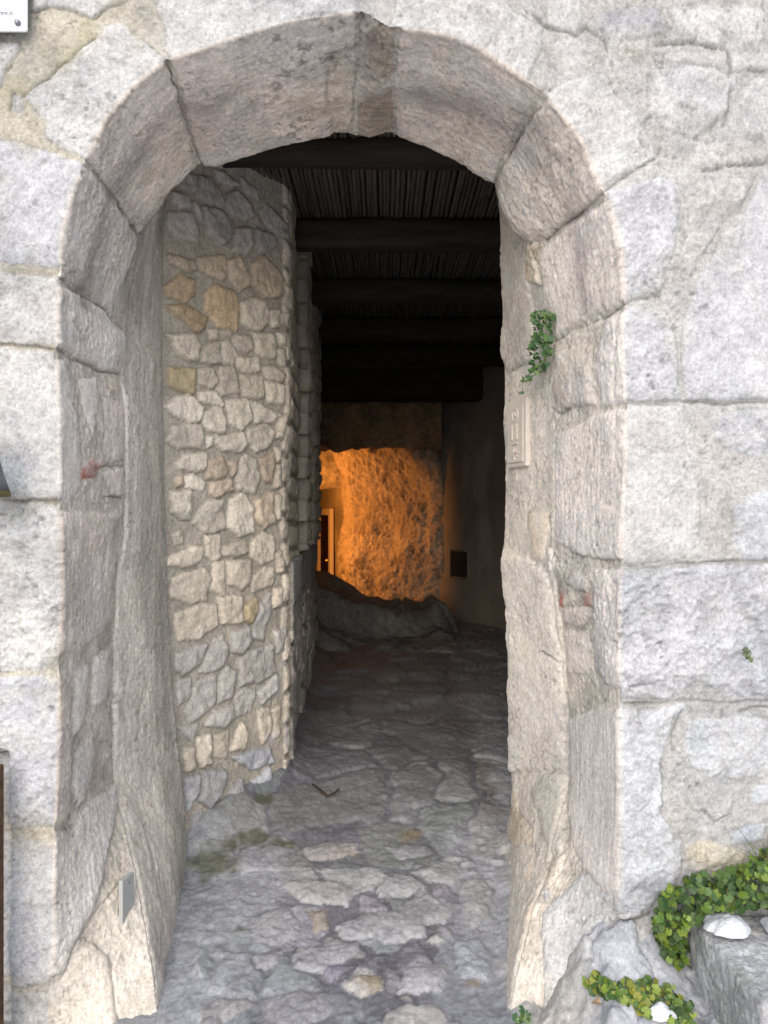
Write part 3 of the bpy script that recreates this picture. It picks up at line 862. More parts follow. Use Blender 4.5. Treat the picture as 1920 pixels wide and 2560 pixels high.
# ------------------------------------------------------------------ ground, one sheet
xs = np.unique(np.round(np.concatenate([-np.geomspace(1.35, 70, 22), np.arange(-1.35, 1.5, 0.007), np.geomspace(1.5, 70, 22)]), 5))
ys = np.unique(np.round(np.concatenate([-np.geomspace(0.62, 70, 22), np.arange(-0.62, 2.6, 0.008), np.arange(2.6, 7.2, 0.022), np.linspace(7.2, 14, 30), np.geomspace(14.5, 70, 8)]), 5))
X, Y = np.meshgrid(xs, ys, indexing='ij')
def floor_z(X, Y):
    z = np.interp(Y, [-70, -3, 0, 0.95, 1.65, 3, 5, 8, 14, 70], [-0.1, 0.0, 0.0, 0.07, 0.18, 0.26, 0.31, 0.34, 0.34, 0.34])
    inY = ss(-0.35, 0.05, Y)
    z = z + 0.15 * np.exp(-((X - 0.73) / 0.15) ** 2 - ((Y - 0.03) / 0.12) ** 2)
    xf = 0.335 + 0.15 * np.clip(Y, 0, 2)
    z = z + 0.5 * np.clip(X - xf, 0, 0.20) ** 1.1 * ss(-0.45, -0.1, Y) * ss(1.3, 0.9, Y)
    z = z + 0.10 * ss(0.50, 0.62, X + 0.03 * np.sin(Y * 13)) * ss(-0.75, -0.5, Y) * ss(0.15, 0.0, Y)
    # skirt at the foot of the inner rubble wall
    lx = np.interp(Y, [0.9, 1.65, 4.9], [-0.84, -0.50, -0.64])
    z = z + 0.10 * np.clip((lx + 0.16 - X) / 0.2, 0, 1) ** 1.5 * ss(0.9, 1.2, Y) * ss(5, 4.5, Y)
    return z
Z = floor_z(X, Y)
Gp = np.stack([X, Y, Z], -1)
px_, py_, pd_ = w2px(Gp)
px_ = px_ + 7 * fbm(Gp, 16, 4, 0) * 2.6 / pd_
py_ = py_ + 5 * fbm(Gp, 16, 4, 1) * 2.6 / pd_
COB = []
def cob(t, pts, c=(.365, .355, .35)): COB.append((T(t, pts), c))
cob('G', [(1080, 690), (1150, 620), (1270, 600), (1310, 660), (1290, 740), (1180, 770), (1090, 760)])
cob('G', [(1210, 500), (1300, 480), (1450, 490), (1540, 530), (1500, 590), (1300, 580)], (0.359, 0.343, 0.328))
cob('G', [(1450, 680), (1560, 620), (1740, 600), (1850, 640), (1840, 720), (1680, 740), (1490, 740)])
cob('G', [(1330, 620), (1420, 600), (1430, 690), (1360, 710)], (0.328, 0.289, 0.234))
cob('G', [(1260, 830), (1300, 770), (1550, 750), (1560, 790), (1470, 850), (1400, 900), (1270, 900)])
cob('G', [(870, 1050), (950, 1000), (1080, 1000), (1100, 1040), (950, 1100), (860, 1150)], (0.359, 0.335, 0.320))
cob('G', [(1080, 830), (1240, 790), (1200, 870), (1100, 890)])
cob('G', [(1480, 960), (1540, 900), (1640, 910), (1659, 960), (1560, 1010)], (0.390, 0.359, 0.312))
cob('G', [(1300, 350), (1400, 310), (1540, 320), (1560, 370), (1450, 400), (1320, 400)], (0.312, 0.289, 0.273))
cob('G', [(1150, 1000), (1300, 960), (1420, 980), (1440, 1060), (1300, 1150), (1160, 1120)], (0.328, 0.320, 0.320))
cob('H', [(0, 620), (90, 600), (120, 660), (100, 740), (0, 745), (-60, 700)])
cob('H', [(70, 610), (170, 530), (290, 600), (280, 660), (180, 680), (110, 645)])
cob('H', [(140, 470), (220, 410), (330, 420), (340, 470), (280, 520)])
cob('H', [(90, 880), (150, 830), (280, 840), (250, 960), (60, 980)])
cob('H', [(0, 1080), (100, 1020), (230, 1030), (270, 1070), (240, 1150), (0, 1180)], (0.406, 0.382, 0.351))
cob('H', [(0, 340), (100, 320), (190, 330), (190, 390), (60, 410)], (0.296, 0.289, 0.289))
cob('H', [(330, 500), (420, 490), (480, 540), (450, 640), (370, 700), (330, 600)])
cob('H', [(230, 680), (310, 660), (290, 720), (240, 720)], (0.265, 0.250, 0.250))
cob('H', [(-20, 480), (110, 480), (170, 530), (80, 560), (-20, 560)])
cob('H', [(300, 740), (420, 720), (470, 800), (440, 900), (330, 900)], (0.359, 0.367, 0.382))
cid, csd = stones(px_, py_, [c[0] for c in COB])
csd = csd * K * pd_ * 1.5
ct = np.array([c[1] for c in COB] + [(.285, .283, .30)])
near = ss(1.15, 0.75, Y)
gv = np.stack([RNG.uniform(-2.0, 2.2, 420), RNG.uniform(-2, 9.5, 420)], -1)
vi, vb = voronoi(X + 0.05 * fbm(Gp, 7, 3), Y * 0.8 + 0.05 * fbm(Gp, 7, 3, 1), gv * np.array([1, 0.8]))
vb = vb - 0.010
midz = (X > -0.50 + 0.22 * fbm(Gp, 4, 4, 2)) & (X < 0.27 + 0.20 * fbm(Gp, 4, 4, 0)) & (Y > -0.4)
gv2 = np.stack([RNG.uniform(-0.7, 0.5, 70), RNG.uniform(-0.5, 1.0, 70)], -1)
vi3, vb3 = voronoi(X + 0.035 * fbm(Gp, 9, 3), Y * 0.8 + 0.035 * fbm(Gp, 9, 3, 1), gv2 * np.array([1, 0.8]))
lowm = Y < 0.9
vi = np.where(lowm, vi3, vi); vb = np.where(lowm, vb3 - 0.011, vb)
use_v = (cid < 0) & ((Y > 0.9) | midz)
csd = np.where((cid < 0) & ~use_v, -0.02, csd)
sdm = np.where(use_v, vb, csd)
hh = np.where(use_v, 0.011, 0.014) * (1 - np.exp(-np.maximum(sdm, 0) / 0.014)) * (sdm > 0)
sx = np.array([0.75, 1.3, 1.0])
rsf = np.random.default_rng(33)
offs = rsf.uniform(-0.007, 0.007, 420); tx_, ty_ = rsf.uniform(-0.06, 0.06, (2, 420))
cx_ = np.where(lowm, gv2[np.minimum(vi, 69), 0], gv[vi, 0]); cy_ = np.where(lowm, gv2[np.minimum(vi, 69), 1], gv[vi, 1])
hh += use_v * (vb > 0) * (offs[vi] + tx_[vi] * np.clip(X - cx_, -.2, .2) + ty_[vi] * np.clip(Y - cy_, -.2, .2)) * ss(0.0, 0.02, vb)
hh += 0.018 * fbm(Gp, 2.4 * sx, 3, 0) + 0.0034 * fbm(Gp, 14, 4, 1) + 0.0034 * fbm(Gp, 60, 3, 2)
hh += 0.004 * (ridge(Gp, 6, 4, 1) - 0.6) + 0.003 * fbm(Gp, 34, 3, 0)
rr_k = ss(0.36, 0.46, X - 0.1 * Y) * ss(0.95, 0.6, Y)
kv = np.stack([RNG.uniform(0.3, 1.6, 70), RNG.uniform(-0.8, 1.0, 70)], -1)
ki, kb = voronoi(X + 0.03 * fbm(Gp, 10, 3, 2), Y + 0.03 * fbm(Gp, 10, 3, 1), kv)
hh += rr_k * (np.random.default_rng(8).uniform(-0.018, 0.018, 70)[ki] + 0.02 * (1 - np.exp(-kb / 0.012)) - 0.02)
hh += rr_k * 0.012 * fbm(Gp, (22, 22, 22), 4, 0, 0.6)
hh += rr_k * (0.026 * (ridge(Gp, (7, 7, 7), 4, 2) - 0.6) + 0.006 * fbm(Gp, 40, 3, 1))
Z2 = Z + hh * ss(-30, -3, Y)
gt = ct[cid]
rv = np.array([(.25, .245, .24), (.22, .215, .215), (.19, .19, .195), (.265, .25, .235)])[RNG.integers(0, 4, 420)]
gt = np.where(use_v[..., None], np.where((vb > 0)[..., None], rv[vi] * np.where(lowm, 1.22, 1.0)[..., None], np.array([.16, .155, .165])), gt)
gt = gt * np.where((use_v & (vb > 0))[..., None], (1 + rsf.uniform(-0.16, 0.16, (420, 1)) + rsf.uniform(-0.05, 0.05, (420, 3)))[vi], 1.0)
gt = gt * (1 + 0.22 * fbm(Gp, 4, 4, 1) + 0.18 * fbm(Gp, 18, 4, 2) + 0.10 * fbm(Gp, 70, 2, 0))[..., None]
# sides of the threshold: pale, salty rock
sidem = np.clip(ss(-0.30, -0.55, X + 0.1 * fbm(Gp, 5, 3)) + ss(0.22, 0.38, X + 0.1 * fbm(Gp, 5, 3, 1)), 0, 1) * ss(1.5, 1.0, Y) * (cid < 0)
gt = gt * (1 - 0.7 * sidem[..., None]) + np.array([.38, .385, .39]) * (1 + 0.35 * fbm(Gp, 22, 4, 1))[..., None] * 0.7 * sidem[..., None]
bo = ss(0.50, 0.60, X + 0.08 * fbm(Gp, 7, 3, 1)) * ss(-0.7, -0.5, Y)
gt = gt * (1 - 0.75 * bo[..., None]) + np.array([.46, .465, .475]) * (1 + 0.30 * fbm(Gp, 26, 4, 2))[..., None] * 0.75 * bo[..., None]
# plaster foot on the left, limey rock foot on the right
lf = ss(-0.66, -0.72, X + 0.18 * Y + 0.06 * fbm(Gp, 7, 3, 2)) * ss(1.2, 0.95, Y) * ss(-0.3, -0.1, Y)
gt = gt * (1 - 0.85 * lf[..., None]) + np.array([.27, .27, .265]) * (1 + 0.35 * fbm(Gp, (14, 14, 14), 4, 0))[..., None] * 0.85 * lf[..., None]
rf = ss(0.36, 0.42, X - 0.13 * Y + 0.05 * fbm(Gp, 8, 3, 0)) * ss(0.66, 0.54, X - 0.1 * Y) * ss(1.2, 0.95, Y)
gt = gt * (1 - 0.85 * rf[..., None]) + np.array([.53, .50, .435]) * (1 + 0.22 * fbm(Gp, 12, 4, 1))[..., None] * 0.85 * rf[..., None]
l9 = ss(-4, 5, poly_sd(px_, py_, T('G', [(300, 825), (400, 760), (470, 830), (492, 1000), (512, 1120), (500, 1400), (216, 1400), (220, 960), (262, 940)]))) * (X < -0.5) * (Y > -0.12) * (Y < 0.8)
gt = gt * (1 - 0.9 * l9[..., None]) + np.array([.48, .44, .38]) * (1 + 0.2 * fbm(Gp, 10, 4, 0))[..., None] * 0.9 * l9[..., None]
# moss and ochre earth
def patch(cx, cy, r, s=0):
    return ss(0.25, 0.75, 1 - np.hypot((px_ - cx) / r, (py_ - cy) / (r * 0.55)) + 0.5 * fbm(Gp, 14, 3, s))
moss = np.clip(patch(540, 2150, 110, 0) + patch(620, 2095, 60, 1) + patch(690, 2115, 60, 2) + patch(605, 2325, 45, 1) + patch(660, 2000, 45, 0), 0, 1)
gt = gt * (1 - 0.75 * moss[..., None]) + np.array([.075, .085, .028]) * 0.75 * moss[..., None]
och = np.clip(patch(870, 2135, 60, 0) + patch(935, 2470, 50, 1) + patch(1020, 2080, 50, 2) + patch(1180, 2455, 45, 0), 0, 1)
gt = gt * (1 - 0.55 * och[..., None]) + np.array([.26, .19, .09]) * 0.55 * och[..., None]
deep = ss(1.2, 2.6, Y + 0.3 * fbm(Gp, 2.5, 3, 0))[..., None]  # gloom of the passage painted into the floor colour, growing inward
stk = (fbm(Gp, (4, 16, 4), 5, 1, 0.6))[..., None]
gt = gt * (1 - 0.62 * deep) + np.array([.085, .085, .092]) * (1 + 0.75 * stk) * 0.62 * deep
far = ss(-0.35, -0.8, Y)
gt = gt * (1 - far[..., None]) + np.array([.80, .79, .76]) * far[..., None]  # unseen ground before the door, made near white to bounce light under the arch
gt = gt * np.array([.90, .925, .975])
Gp[..., 2] = Z2
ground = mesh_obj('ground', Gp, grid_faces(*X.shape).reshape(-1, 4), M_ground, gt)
tag(ground, 'worn rock and cobble paving rising into the passage', 'ground', kind='structure')

def gz(x, y):
    i = min(max(np.searchsorted(xs, x) - 1, 0), len(xs) - 2); j = min(max(np.searchsorted(ys, y) - 1, 0), len(ys) - 2)
    return float(Z2[i:i + 2, j:j + 2].max())
def ground_d(px, py, lift=0.0):
    """depth at which the eye's ray through that pixel meets the ground"""
    d = 1.6
    while d < 6:
        if CAMZ - (py - 1280) * K * d <= gz((px - 960) * K * d, d - CAMD) + lift:
            return d
        d += 0.004
    return d
# ------------------------------------------------------------------ inner rubble wall on the left
W0, W1, W2 = np.array([-1.08, 0.62]), np.array([-0.497, 1.65]), np.array([-0.645, 4.92])
W0 = np.array([-0.935, 0.955]) + (np.array([-0.935, 0.955]) - W1) * 0.25
L_1, L_2 = np.linalg.norm(W1 - W0), np.linalg.norm(W2 - W1)
uu = np.concatenate([np.arange(0, L_1, 0.0045), np.arange(L_1, L_1 + 0.25, 0.006), np.arange(L_1 + 0.25, L_1 + L_2, 0.012), [L_1 + L_2, L_1 + L_2 + 0.05, L_1 + L_2 + 2.5]])
def plan(u):
    u = np.asarray(u)
    a = W0 + (W1 - W0) * np.clip(u / L_1, 0, 1)[:, None]
    b = (W2 - W1) * np.clip((u - L_1) / L_2, 0, 1)[:, None]
    c = np.array([-0.998, 0.05]) * np.clip(u - L_1 - L_2, 0, 9)[:, None]
    return a + b + c
pl = plan(uu)
kk = np.exp(-0.5 * (np.linspace(-2.5, 2.5, 25)) ** 2); kk /= kk.sum()
pls = np.stack([np.convolve(np.pad(pl[:, k], 12, mode='edge'), kk, 'valid') for k in range(2)], -1)
mfar = uu > L_1 + 0.3
pls[mfar] = pl[mfar]
zz = np.arange(-0.1, 3.46, 0.006)
Rb = np.zeros((len(uu), len(zz), 3))
Rb[..., 0] = pls[:, None, 0]
Rb[..., 1] = pls[:, None, 1]
Rb[..., 2] = zz[None]
rn = grid_normals(Rb)
if rn[10, 10, 1] > 0: rn = -rn
rx, ry, rd = w2px(Rb)
rx = rx + 4.0 * fbm(Rb, 13, 4, 1) * 3.2 / rd
ry = ry + 4.5 * fbm(Rb, 13, 4, 2) * 3.2 / rd
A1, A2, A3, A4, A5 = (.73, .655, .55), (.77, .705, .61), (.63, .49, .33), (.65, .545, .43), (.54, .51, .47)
YL = (.64, .54, .36)
RUB = []
def rub(t, lst, c=A1):
    for p in lst: RUB.append((T(t, p), c))
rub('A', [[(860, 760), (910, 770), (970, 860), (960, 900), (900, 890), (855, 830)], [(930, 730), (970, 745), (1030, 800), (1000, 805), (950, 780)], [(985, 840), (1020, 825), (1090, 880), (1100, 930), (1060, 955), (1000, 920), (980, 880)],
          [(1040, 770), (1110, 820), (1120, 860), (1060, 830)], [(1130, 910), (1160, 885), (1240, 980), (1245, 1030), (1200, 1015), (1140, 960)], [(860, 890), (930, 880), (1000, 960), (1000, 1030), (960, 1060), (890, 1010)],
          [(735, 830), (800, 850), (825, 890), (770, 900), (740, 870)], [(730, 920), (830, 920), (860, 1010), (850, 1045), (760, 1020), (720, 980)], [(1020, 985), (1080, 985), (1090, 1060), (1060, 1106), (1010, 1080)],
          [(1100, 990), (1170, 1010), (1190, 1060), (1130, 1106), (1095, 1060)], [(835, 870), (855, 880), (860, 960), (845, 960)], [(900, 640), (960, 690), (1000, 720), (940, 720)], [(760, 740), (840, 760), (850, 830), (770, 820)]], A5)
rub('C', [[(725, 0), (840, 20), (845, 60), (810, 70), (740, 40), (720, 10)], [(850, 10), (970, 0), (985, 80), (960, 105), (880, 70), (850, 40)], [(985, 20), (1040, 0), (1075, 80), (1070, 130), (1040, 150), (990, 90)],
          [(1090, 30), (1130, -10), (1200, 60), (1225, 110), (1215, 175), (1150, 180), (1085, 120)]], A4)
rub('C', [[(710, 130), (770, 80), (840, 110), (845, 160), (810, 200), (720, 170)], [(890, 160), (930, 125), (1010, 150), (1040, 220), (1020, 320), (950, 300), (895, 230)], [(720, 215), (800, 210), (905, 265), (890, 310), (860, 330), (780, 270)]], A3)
rub('C', [[(735, 485), (850, 490), (845, 590), (770, 580), (735, 560)]], YL)
rub('C', [[(1045, 200), (1090, 180), (1150, 200), (1155, 290), (1110, 325), (1045, 290)], [(725, 340), (840, 335), (870, 380), (865, 455), (780, 430)], [(870, 420), (900, 375), (945, 375), (955, 460), (870, 460)],
          [(955, 375), (1000, 370), (1025, 430), (1010, 475), (970, 460)], [(1010, 340), (1090, 345), (1090, 400), (1060, 415), (1015, 390)], [(1095, 335), (1180, 335), (1200, 380), (1180, 440), (1120, 440), (1095, 400)],
          [(860, 490), (920, 485), (940, 540), (920, 570), (865, 550)], [(960, 480), (1010, 480), (1040, 590), (950, 600), (940, 570)], [(1020, 440), (1115, 445), (1115, 495), (1060, 510), (1020, 480)],
          [(1035, 515), (1125, 520), (1130, 610), (1085, 625), (1035, 590)], [(1125, 480), (1170, 475), (1220, 520), (1200, 550), (1150, 540)], [(1140, 545), (1215, 560), (1215, 640), (1150, 630)],
          [(910, 320), (945, 310), (940, 360), (915, 350)], [(960, 320), (1000, 318), (1010, 342), (970, 342)], [(1160, 240), (1205, 235), (1210, 300), (1180, 305)], [(1215, 250), (1245, 250), (1240, 295), (1220, 290)]], A1)
rub('C', [[(865, 590), (930, 585), (970, 640), (960, 650), (870, 620)], [(715, 650), (760, 610), (830, 600), (875, 650), (870, 710), (820, 725), (750, 690)], [(880, 670), (950, 650), (970, 720), (960, 760), (900, 755), (875, 710)],
          [(980, 625), (1070, 620), (1090, 700), (1040, 755), (990, 720)], [(1078, 620), (1140, 660), (1205, 690), (1180, 720), (1102, 716)], [(740, 740), (860, 730), (880, 800), (875, 835), (770, 830), (720, 800)],
          [(885, 790), (915, 780), (910, 820), (885, 830)], [(925, 780), (1040, 770), (1055, 820), (1030, 845), (950, 840), (920, 810)], [(1065, 760), (1140, 720), (1180, 760), (1170, 820), (1110, 845), (1065, 800)],
          [(755, 890), (800, 860), (880, 855), (890, 920), (850, 935), (770, 920)], [(1025, 890), (1060, 860), (1110, 880), (1130, 960), (1100, 1025), (1030, 1010), (1020, 950)],
          [(790, 960), (830, 945), (880, 980), (870, 1010), (800, 1000)], [(730, 1020), (815, 1015), (815, 1130), (790, 1140), (740, 1110)], [(1000, 1050), (1050, 1025), (1095, 1090), (1095, 1190), (1030, 1210), (980, 1170)],
          [(890, 1060), (960, 1050), (972, 1180), (890, 1200), (830, 1150)]], A2)
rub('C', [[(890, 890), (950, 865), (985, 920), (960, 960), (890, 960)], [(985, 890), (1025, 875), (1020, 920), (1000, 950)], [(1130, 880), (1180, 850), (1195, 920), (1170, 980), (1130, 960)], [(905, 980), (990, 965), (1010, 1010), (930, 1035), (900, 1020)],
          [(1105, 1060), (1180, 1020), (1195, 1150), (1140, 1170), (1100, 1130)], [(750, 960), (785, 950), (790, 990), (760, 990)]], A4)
rub('C', [[(1195, 700), (1222, 690), (1218, 785), (1190, 780)], [(1192, 830), (1218, 830), (1218, 890), (1195, 890)], [(1195, 330), (1228, 330), (1226, 390), (1200, 380)], [(1215, 110), (1250, 150), (1245, 230), (1220, 200)], [(1200, 400), (1225, 400), (1220, 480), (1200, 470)],
          [(1220, 560), (1235, 560), (1235, 650), (1220, 640)], [(1190, 905), (1218, 905), (1218, 1000), (1195, 1000)], [(1195, 1030), (1218, 1030), (1218, 1140), (1195, 1140)]], A1)
rub('E', [[(735, 100), (780, 80), (790, 130), (750, 140)], [(725, 200), (830, 145), (880, 150), (860, 210), (780, 240), (720, 235)], [(884, 100), (950, 100), (955, 190), (920, 210), (888, 180)], [(960, 150), (1050, 125), (1070, 170), (1020, 195), (960, 185)],
          [(1085, 130), (1140, 85), (1185, 110), (1180, 200), (1130, 225), (1085, 190)], [(745, 290), (800, 260), (880, 240), (910, 290), (900, 380), (830, 395), (745, 370)], [(920, 220), (965, 210), (975, 280), (965, 360), (920, 340)],
          [(980, 215), (1085, 210), (1085, 290), (1040, 335), (980, 310)], [(1080, 290), (1140, 240), (1180, 240), (1170, 310), (1090, 345)], [(760, 440), (880, 400), (930, 400), (935, 490), (860, 550), (780, 555), (760, 500)],
          [(945, 370), (1035, 365), (1040, 480), (950, 480)], [(1190, 180), (1222, 170), (1222, 260), (1195, 265)], [(1185, 330), (1215, 330), (1212, 410), (1180, 410)]], A1)
rub('E', [[(1045, 410), (1100, 370), (1115, 430), (1080, 480), (1050, 470)]], YL)
rub('E', [[(770, 620), (850, 580), (900, 575), (860, 660), (800, 710), (775, 680)], [(865, 690), (930, 550), (960, 530), (990, 600), (960, 670), (900, 695)], [(995, 520), (1060, 500), (1085, 550), (1040, 610), (1000, 600)],
          [(1030, 640), (1060, 600), (1170, 575), (1180, 690), (1110, 730), (1030, 750)], [(770, 740), (830, 720), (825, 800), (780, 830)], [(810, 860), (860, 730), (930, 710), (935, 820), (870, 890), (820, 905)],
          [(945, 720), (980, 670), (1020, 690), (1000, 800), (945, 820)], [(1010, 800), (1050, 760), (1100, 770), (1080, 860), (1020, 885)], [(890, 920), (930, 860), (1000, 840), (1005, 890), (960, 930)], [(780, 930), (860, 915), (840, 990), (800, 960)],
          [(1090, 540), (1100, 430), (1160, 350), (1170, 420), (1130, 560)], [(1185, 520), (1235, 500), (1225, 600), (1195, 610)], [(1110, 780), (1180, 700), (1190, 760), (1130, 830)]], (.56, .535, .50))
rub('E', [[(850, 980), (905, 955), (915, 1090), (870, 1106), (850, 1050)], [(930, 970), (985, 950), (975, 1060), (930, 1060)], [(990, 1030), (1040, 910), (1065, 960), (1050, 1020)], [(1110, 860), (1160, 850), (1170, 950), (1130, 1000)], [(1175, 860), (1205, 840), (1200, 960), (1180, 980)],
          [(790, 1020), (835, 1010), (840, 1110), (800, 1120)]], A1)
rub('E', [[(1000, 1060), (1100, 1030), (1160, 1020), (1180, 1080), (1090, 1110)]], (.60, .62, .66))
rub('G', [[(800, 50), (860, 30), (870, 90), (810, 190)], [(880, 20), (960, 10), (970, 80), (900, 170), (860, 140)], [(960, 150), (1040, 50), (1050, 100), (980, 180)], [(830, 330), (870, 320), (860, 360)], [(880, 240), (930, 200), (940, 300), (890, 370)],
          [(990, 210), (1060, 170), (1080, 200), (1000, 240)], [(830, 220), (870, 190), (870, 290), (835, 300)], [(945, 220), (980, 190), (985, 250), (950, 290)]], (.48, .48, .49))
rub('G', [[(1090, 60), (1160, 0), (1165, 60), (1095, 90)]], (.60, .62, .66))
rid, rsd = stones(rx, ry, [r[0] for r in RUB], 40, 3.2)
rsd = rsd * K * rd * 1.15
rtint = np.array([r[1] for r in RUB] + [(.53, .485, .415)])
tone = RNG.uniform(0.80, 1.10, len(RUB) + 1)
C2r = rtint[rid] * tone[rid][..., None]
tiltv = RNG.uniform(-1, 1, (len(RUB) + 1, 2)); tiltv[-1] = 0
bulr = RNG.uniform(0.008, 0.026, len(RUB) + 1); bulr[-1] = 0
face2 = (uu > L_1 + 0.09)[:, None] & np.ones(len(zz), bool)[None]
# receding side: squared blocks above a smooth slab, rubble below
u2 = (uu - L_1)[:, None].repeat(len(zz), 1)
z2 = zz[None].repeat(len(uu), 0)
slab_lo, slab_hi = 1.05, 1.30
crs = 0.135
ci = np.floor((z2 + 0.012 * fbm(Rb, 3, 2)) / crs).astype(int)
bl = 0.85
bi = np.floor(u2 / bl + 0.12 * (ci % 2)).astype(int)
fu = (u2 / bl + 0.12 * (ci % 2)) % 1 * bl
fzv = ((z2 + 0.012 * fbm(Rb, 3, 2)) % crs)
bd = np.minimum(np.minimum(fu, bl - fu) * 0.30, np.minimum(fzv, crs - fzv)) - 0.009 - 0.007 * vn(Rb, (1.5, 1.5, 7), 2)
vq = np.stack([RNG.uniform(0, 3.5, 260), RNG.uniform(-0.2, 3.6, 260)], -1)
vi2, vb2 = voronoi(u2 + 0.03 * fbm(Rb, 9, 2), z2 * 1.5 + 0.03 * fbm(Rb, 9, 2, 1), vq * np.array([1, 1.5]))
vb2 = vb2 - 0.018
above = z2 > slab_hi
inslab = (z2 > slab_lo) & (z2 < slab_hi) & (u2 > 0.10)
sd2 = np.where(inslab, np.minimum(np.minimum(z2 - slab_lo, slab_hi - z2), 0.05), np.where(above, bd, vb2))
rh = np.random.default_rng(5).uniform(0.78, 1.15, (64, 64))
t2 = np.where(inslab[..., None], np.array([.40, .40, .40]), np.where(above[..., None], (np.array([.52, .47, .38]) * rh[ci % 64, bi % 64][..., None]), np.array([.40, .375, .34]) * rh[vi2 % 64, 3][..., None]))
t2 = np.where((sd2 > 0)[..., None], t2, np.array([.38, .35, .30]))
C2r = np.where(face2[..., None], t2, C2r)
cz = ((uu > L_1 - 0.035) & (uu <= L_1 + 0.09))[:, None] & (rid < 0)
qz = zz[None] + 0.02 * fbm(Rb, 5, 3, 1)
qi = np.floor(qz / 0.155).astype(int); qf = qz % 0.155
qs = np.minimum(np.minimum(qf, 0.155 - qf) - 0.012, (uu - L_1 + 0.035)[:, None] + 0.0 * qf)
C2r = np.where((cz & (qs > 0))[..., None], (np.array(A1) * rh[qi % 64, 7][..., None]), C2r)
SDr = np.where(face2, sd2, np.where(cz, qs, rsd))
bb = np.where(face2, np.where(inslab, 0.03, np.where(above, 0.013, 0.024)), bulr[rid])
pr = np.where(SDr > 0, np.sqrt(np.clip(1 - (1 - np.clip(SDr / np.where(face2, 0.034, 0.024), 0, 1)) ** 2, 0, 1)), 0)
fac1 = (vn(Rb, 26, 0) - 0.5) * 0.010 + np.abs(vn(Rb, (14, 14, 22), 1) - 0.5) * 0.018
bb = np.where(cz, 0.010, bb)
hr = bb * pr + pr * fac1 * np.where(inslab, 0.15, 1.0) + 0.004 * fbm(Rb, 20, 4, 1) + 0.0022 * fbm(Rb, 80, 3, 2) + 0.02 * fbm(Rb, 1.7, 2, 0)
endm = uu > L_1 + L_2 - 0.01
hr += np.where(face2 & above, 0.065 * ss(0.42, 0.30, fu) * ss(0.0, 0.03, fu) * (u2 > 0.75) * ss(slab_hi, slab_hi + 0.02, z2), 0)
hr[endm] *= 0.4
Pr = Rb + rn * hr[..., None]
shade = 1 + 0.14 * fbm(Rb, 9, 4, 0) + 0.12 * fbm(Rb, 40, 3, 1)
C2r = C2r * shade[..., None]
C2r *= 0.95 * (1 - 0.22 * np.exp(-(SDr / 0.005) ** 2))[..., None]
bl_ = ss(0.10, 0.5, fbm(Rb, (9, 9, 4), 4, 0)) * ss(1.25, 0.5, Rb[..., 2]) * ss(L_1 - 0.35, L_1 - 0.02, uu)[:, None] * ~face2
C2r = C2r * (1 - 0.6 * bl_[..., None]) + np.array([.58, .60, .64]) * 0.6 * bl_[..., None]
rw = mesh_obj('rubble_wall', Pr, grid_faces(len(uu), len(zz), True).reshape(-1, 4), M_rubble, C2r)
tag(rw, 'inner wall of rounded rubble stones in thick mortar on the left of the passage', 'wall')

# ------------------------------------------------------------------ right wall of the passage, vent, house shell
rwp = np.array([(0.60, 7.3), (0.66, 6.88), (1.27, 5.75), (1.52, 3.6), (1.55, 0.98)])
acc2 = np.concatenate([[0], np.cumsum(np.linalg.norm(np.diff(rwp, axis=0), axis=1))])
ru = np.arange(0, acc2[-1], 0.03)
rz_ = np.arange(0.0, 3.46, 0.03)
Pw = np.zeros((len(ru), len(rz_), 3))
Pw[..., 0] = np.interp(ru, acc2, rwp[:, 0])[:, None]
Pw[..., 1] = np.interp(ru, acc2, rwp[:, 1])[:, None]
Pw[..., 2] = rz_[None]
nw = grid_normals(Pw)
if nw[30, 10, 0] > 0: nw = -nw
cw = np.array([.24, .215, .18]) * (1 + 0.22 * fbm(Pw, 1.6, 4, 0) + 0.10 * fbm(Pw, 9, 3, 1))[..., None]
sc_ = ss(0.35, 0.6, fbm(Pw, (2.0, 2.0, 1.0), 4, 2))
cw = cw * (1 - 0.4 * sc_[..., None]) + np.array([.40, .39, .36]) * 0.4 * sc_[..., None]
Pw = Pw + nw * (0.02 * fbm(Pw, 1.3, 3, 1) + 0.006 * fbm(Pw, 8, 3))[..., None]
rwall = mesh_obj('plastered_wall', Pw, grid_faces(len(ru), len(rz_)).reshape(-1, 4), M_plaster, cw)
tag(rwall, 'dim brown plastered wall closing the right side of the passage', 'wall')
# square vent: a dark grille in a shallow frame
dirw = np.array([1.27 - 0.66, 5.75 - 6.88, 0]); dirw /= np.linalg.norm(dirw)
nrm = np.array([-abs(dirw[1]), -abs(dirw[0]), 0]); nrm /= np.linalg.norm(nrm)
def onwall(px, py):
    """point of the far right wall's plane seen at that photo pixel"""
    a = np.array([(px - 960) * K, 1.0, -(py - 1280) * K])
    o = np.array([0, -CAMD, CAMZ]); p0 = np.array([0.66, 6.88, 0])
    t = np.dot(p0 - o, nrm) / np.dot(a, nrm)
    return o + a * t
vc = onwall(1152, 1410)
Mv = Matrix((( dirw[0], nrm[0], 0, vc[0]), (dirw[1], nrm[1], 0, vc[1]), (0, 0, 1, vc[2]), (0, 0, 0, 1)))
vent = empty('wall_vent', tuple(vc))
tag(vent, 'small dark square vent set low in the brown plastered wall', 'vent')
hw, hh_ = 0.17, 0.145
m = MB()
m.box((-hw - .02, 0.0, hh_), (hw + .02, 0.034, hh_ + .02), 0.004, Mv); m.box((-hw - .02, 0.0, -hh_ - .02), (hw + .02, 0.034, -hh_), 0.004, Mv)
m.box((-hw - .02, 0.0, -hh_), (-hw, 0.033, hh_), 0.004, Mv); m.box((hw, 0.0, -hh_), (hw + .02, 0.033, hh_), 0.004, Mv)
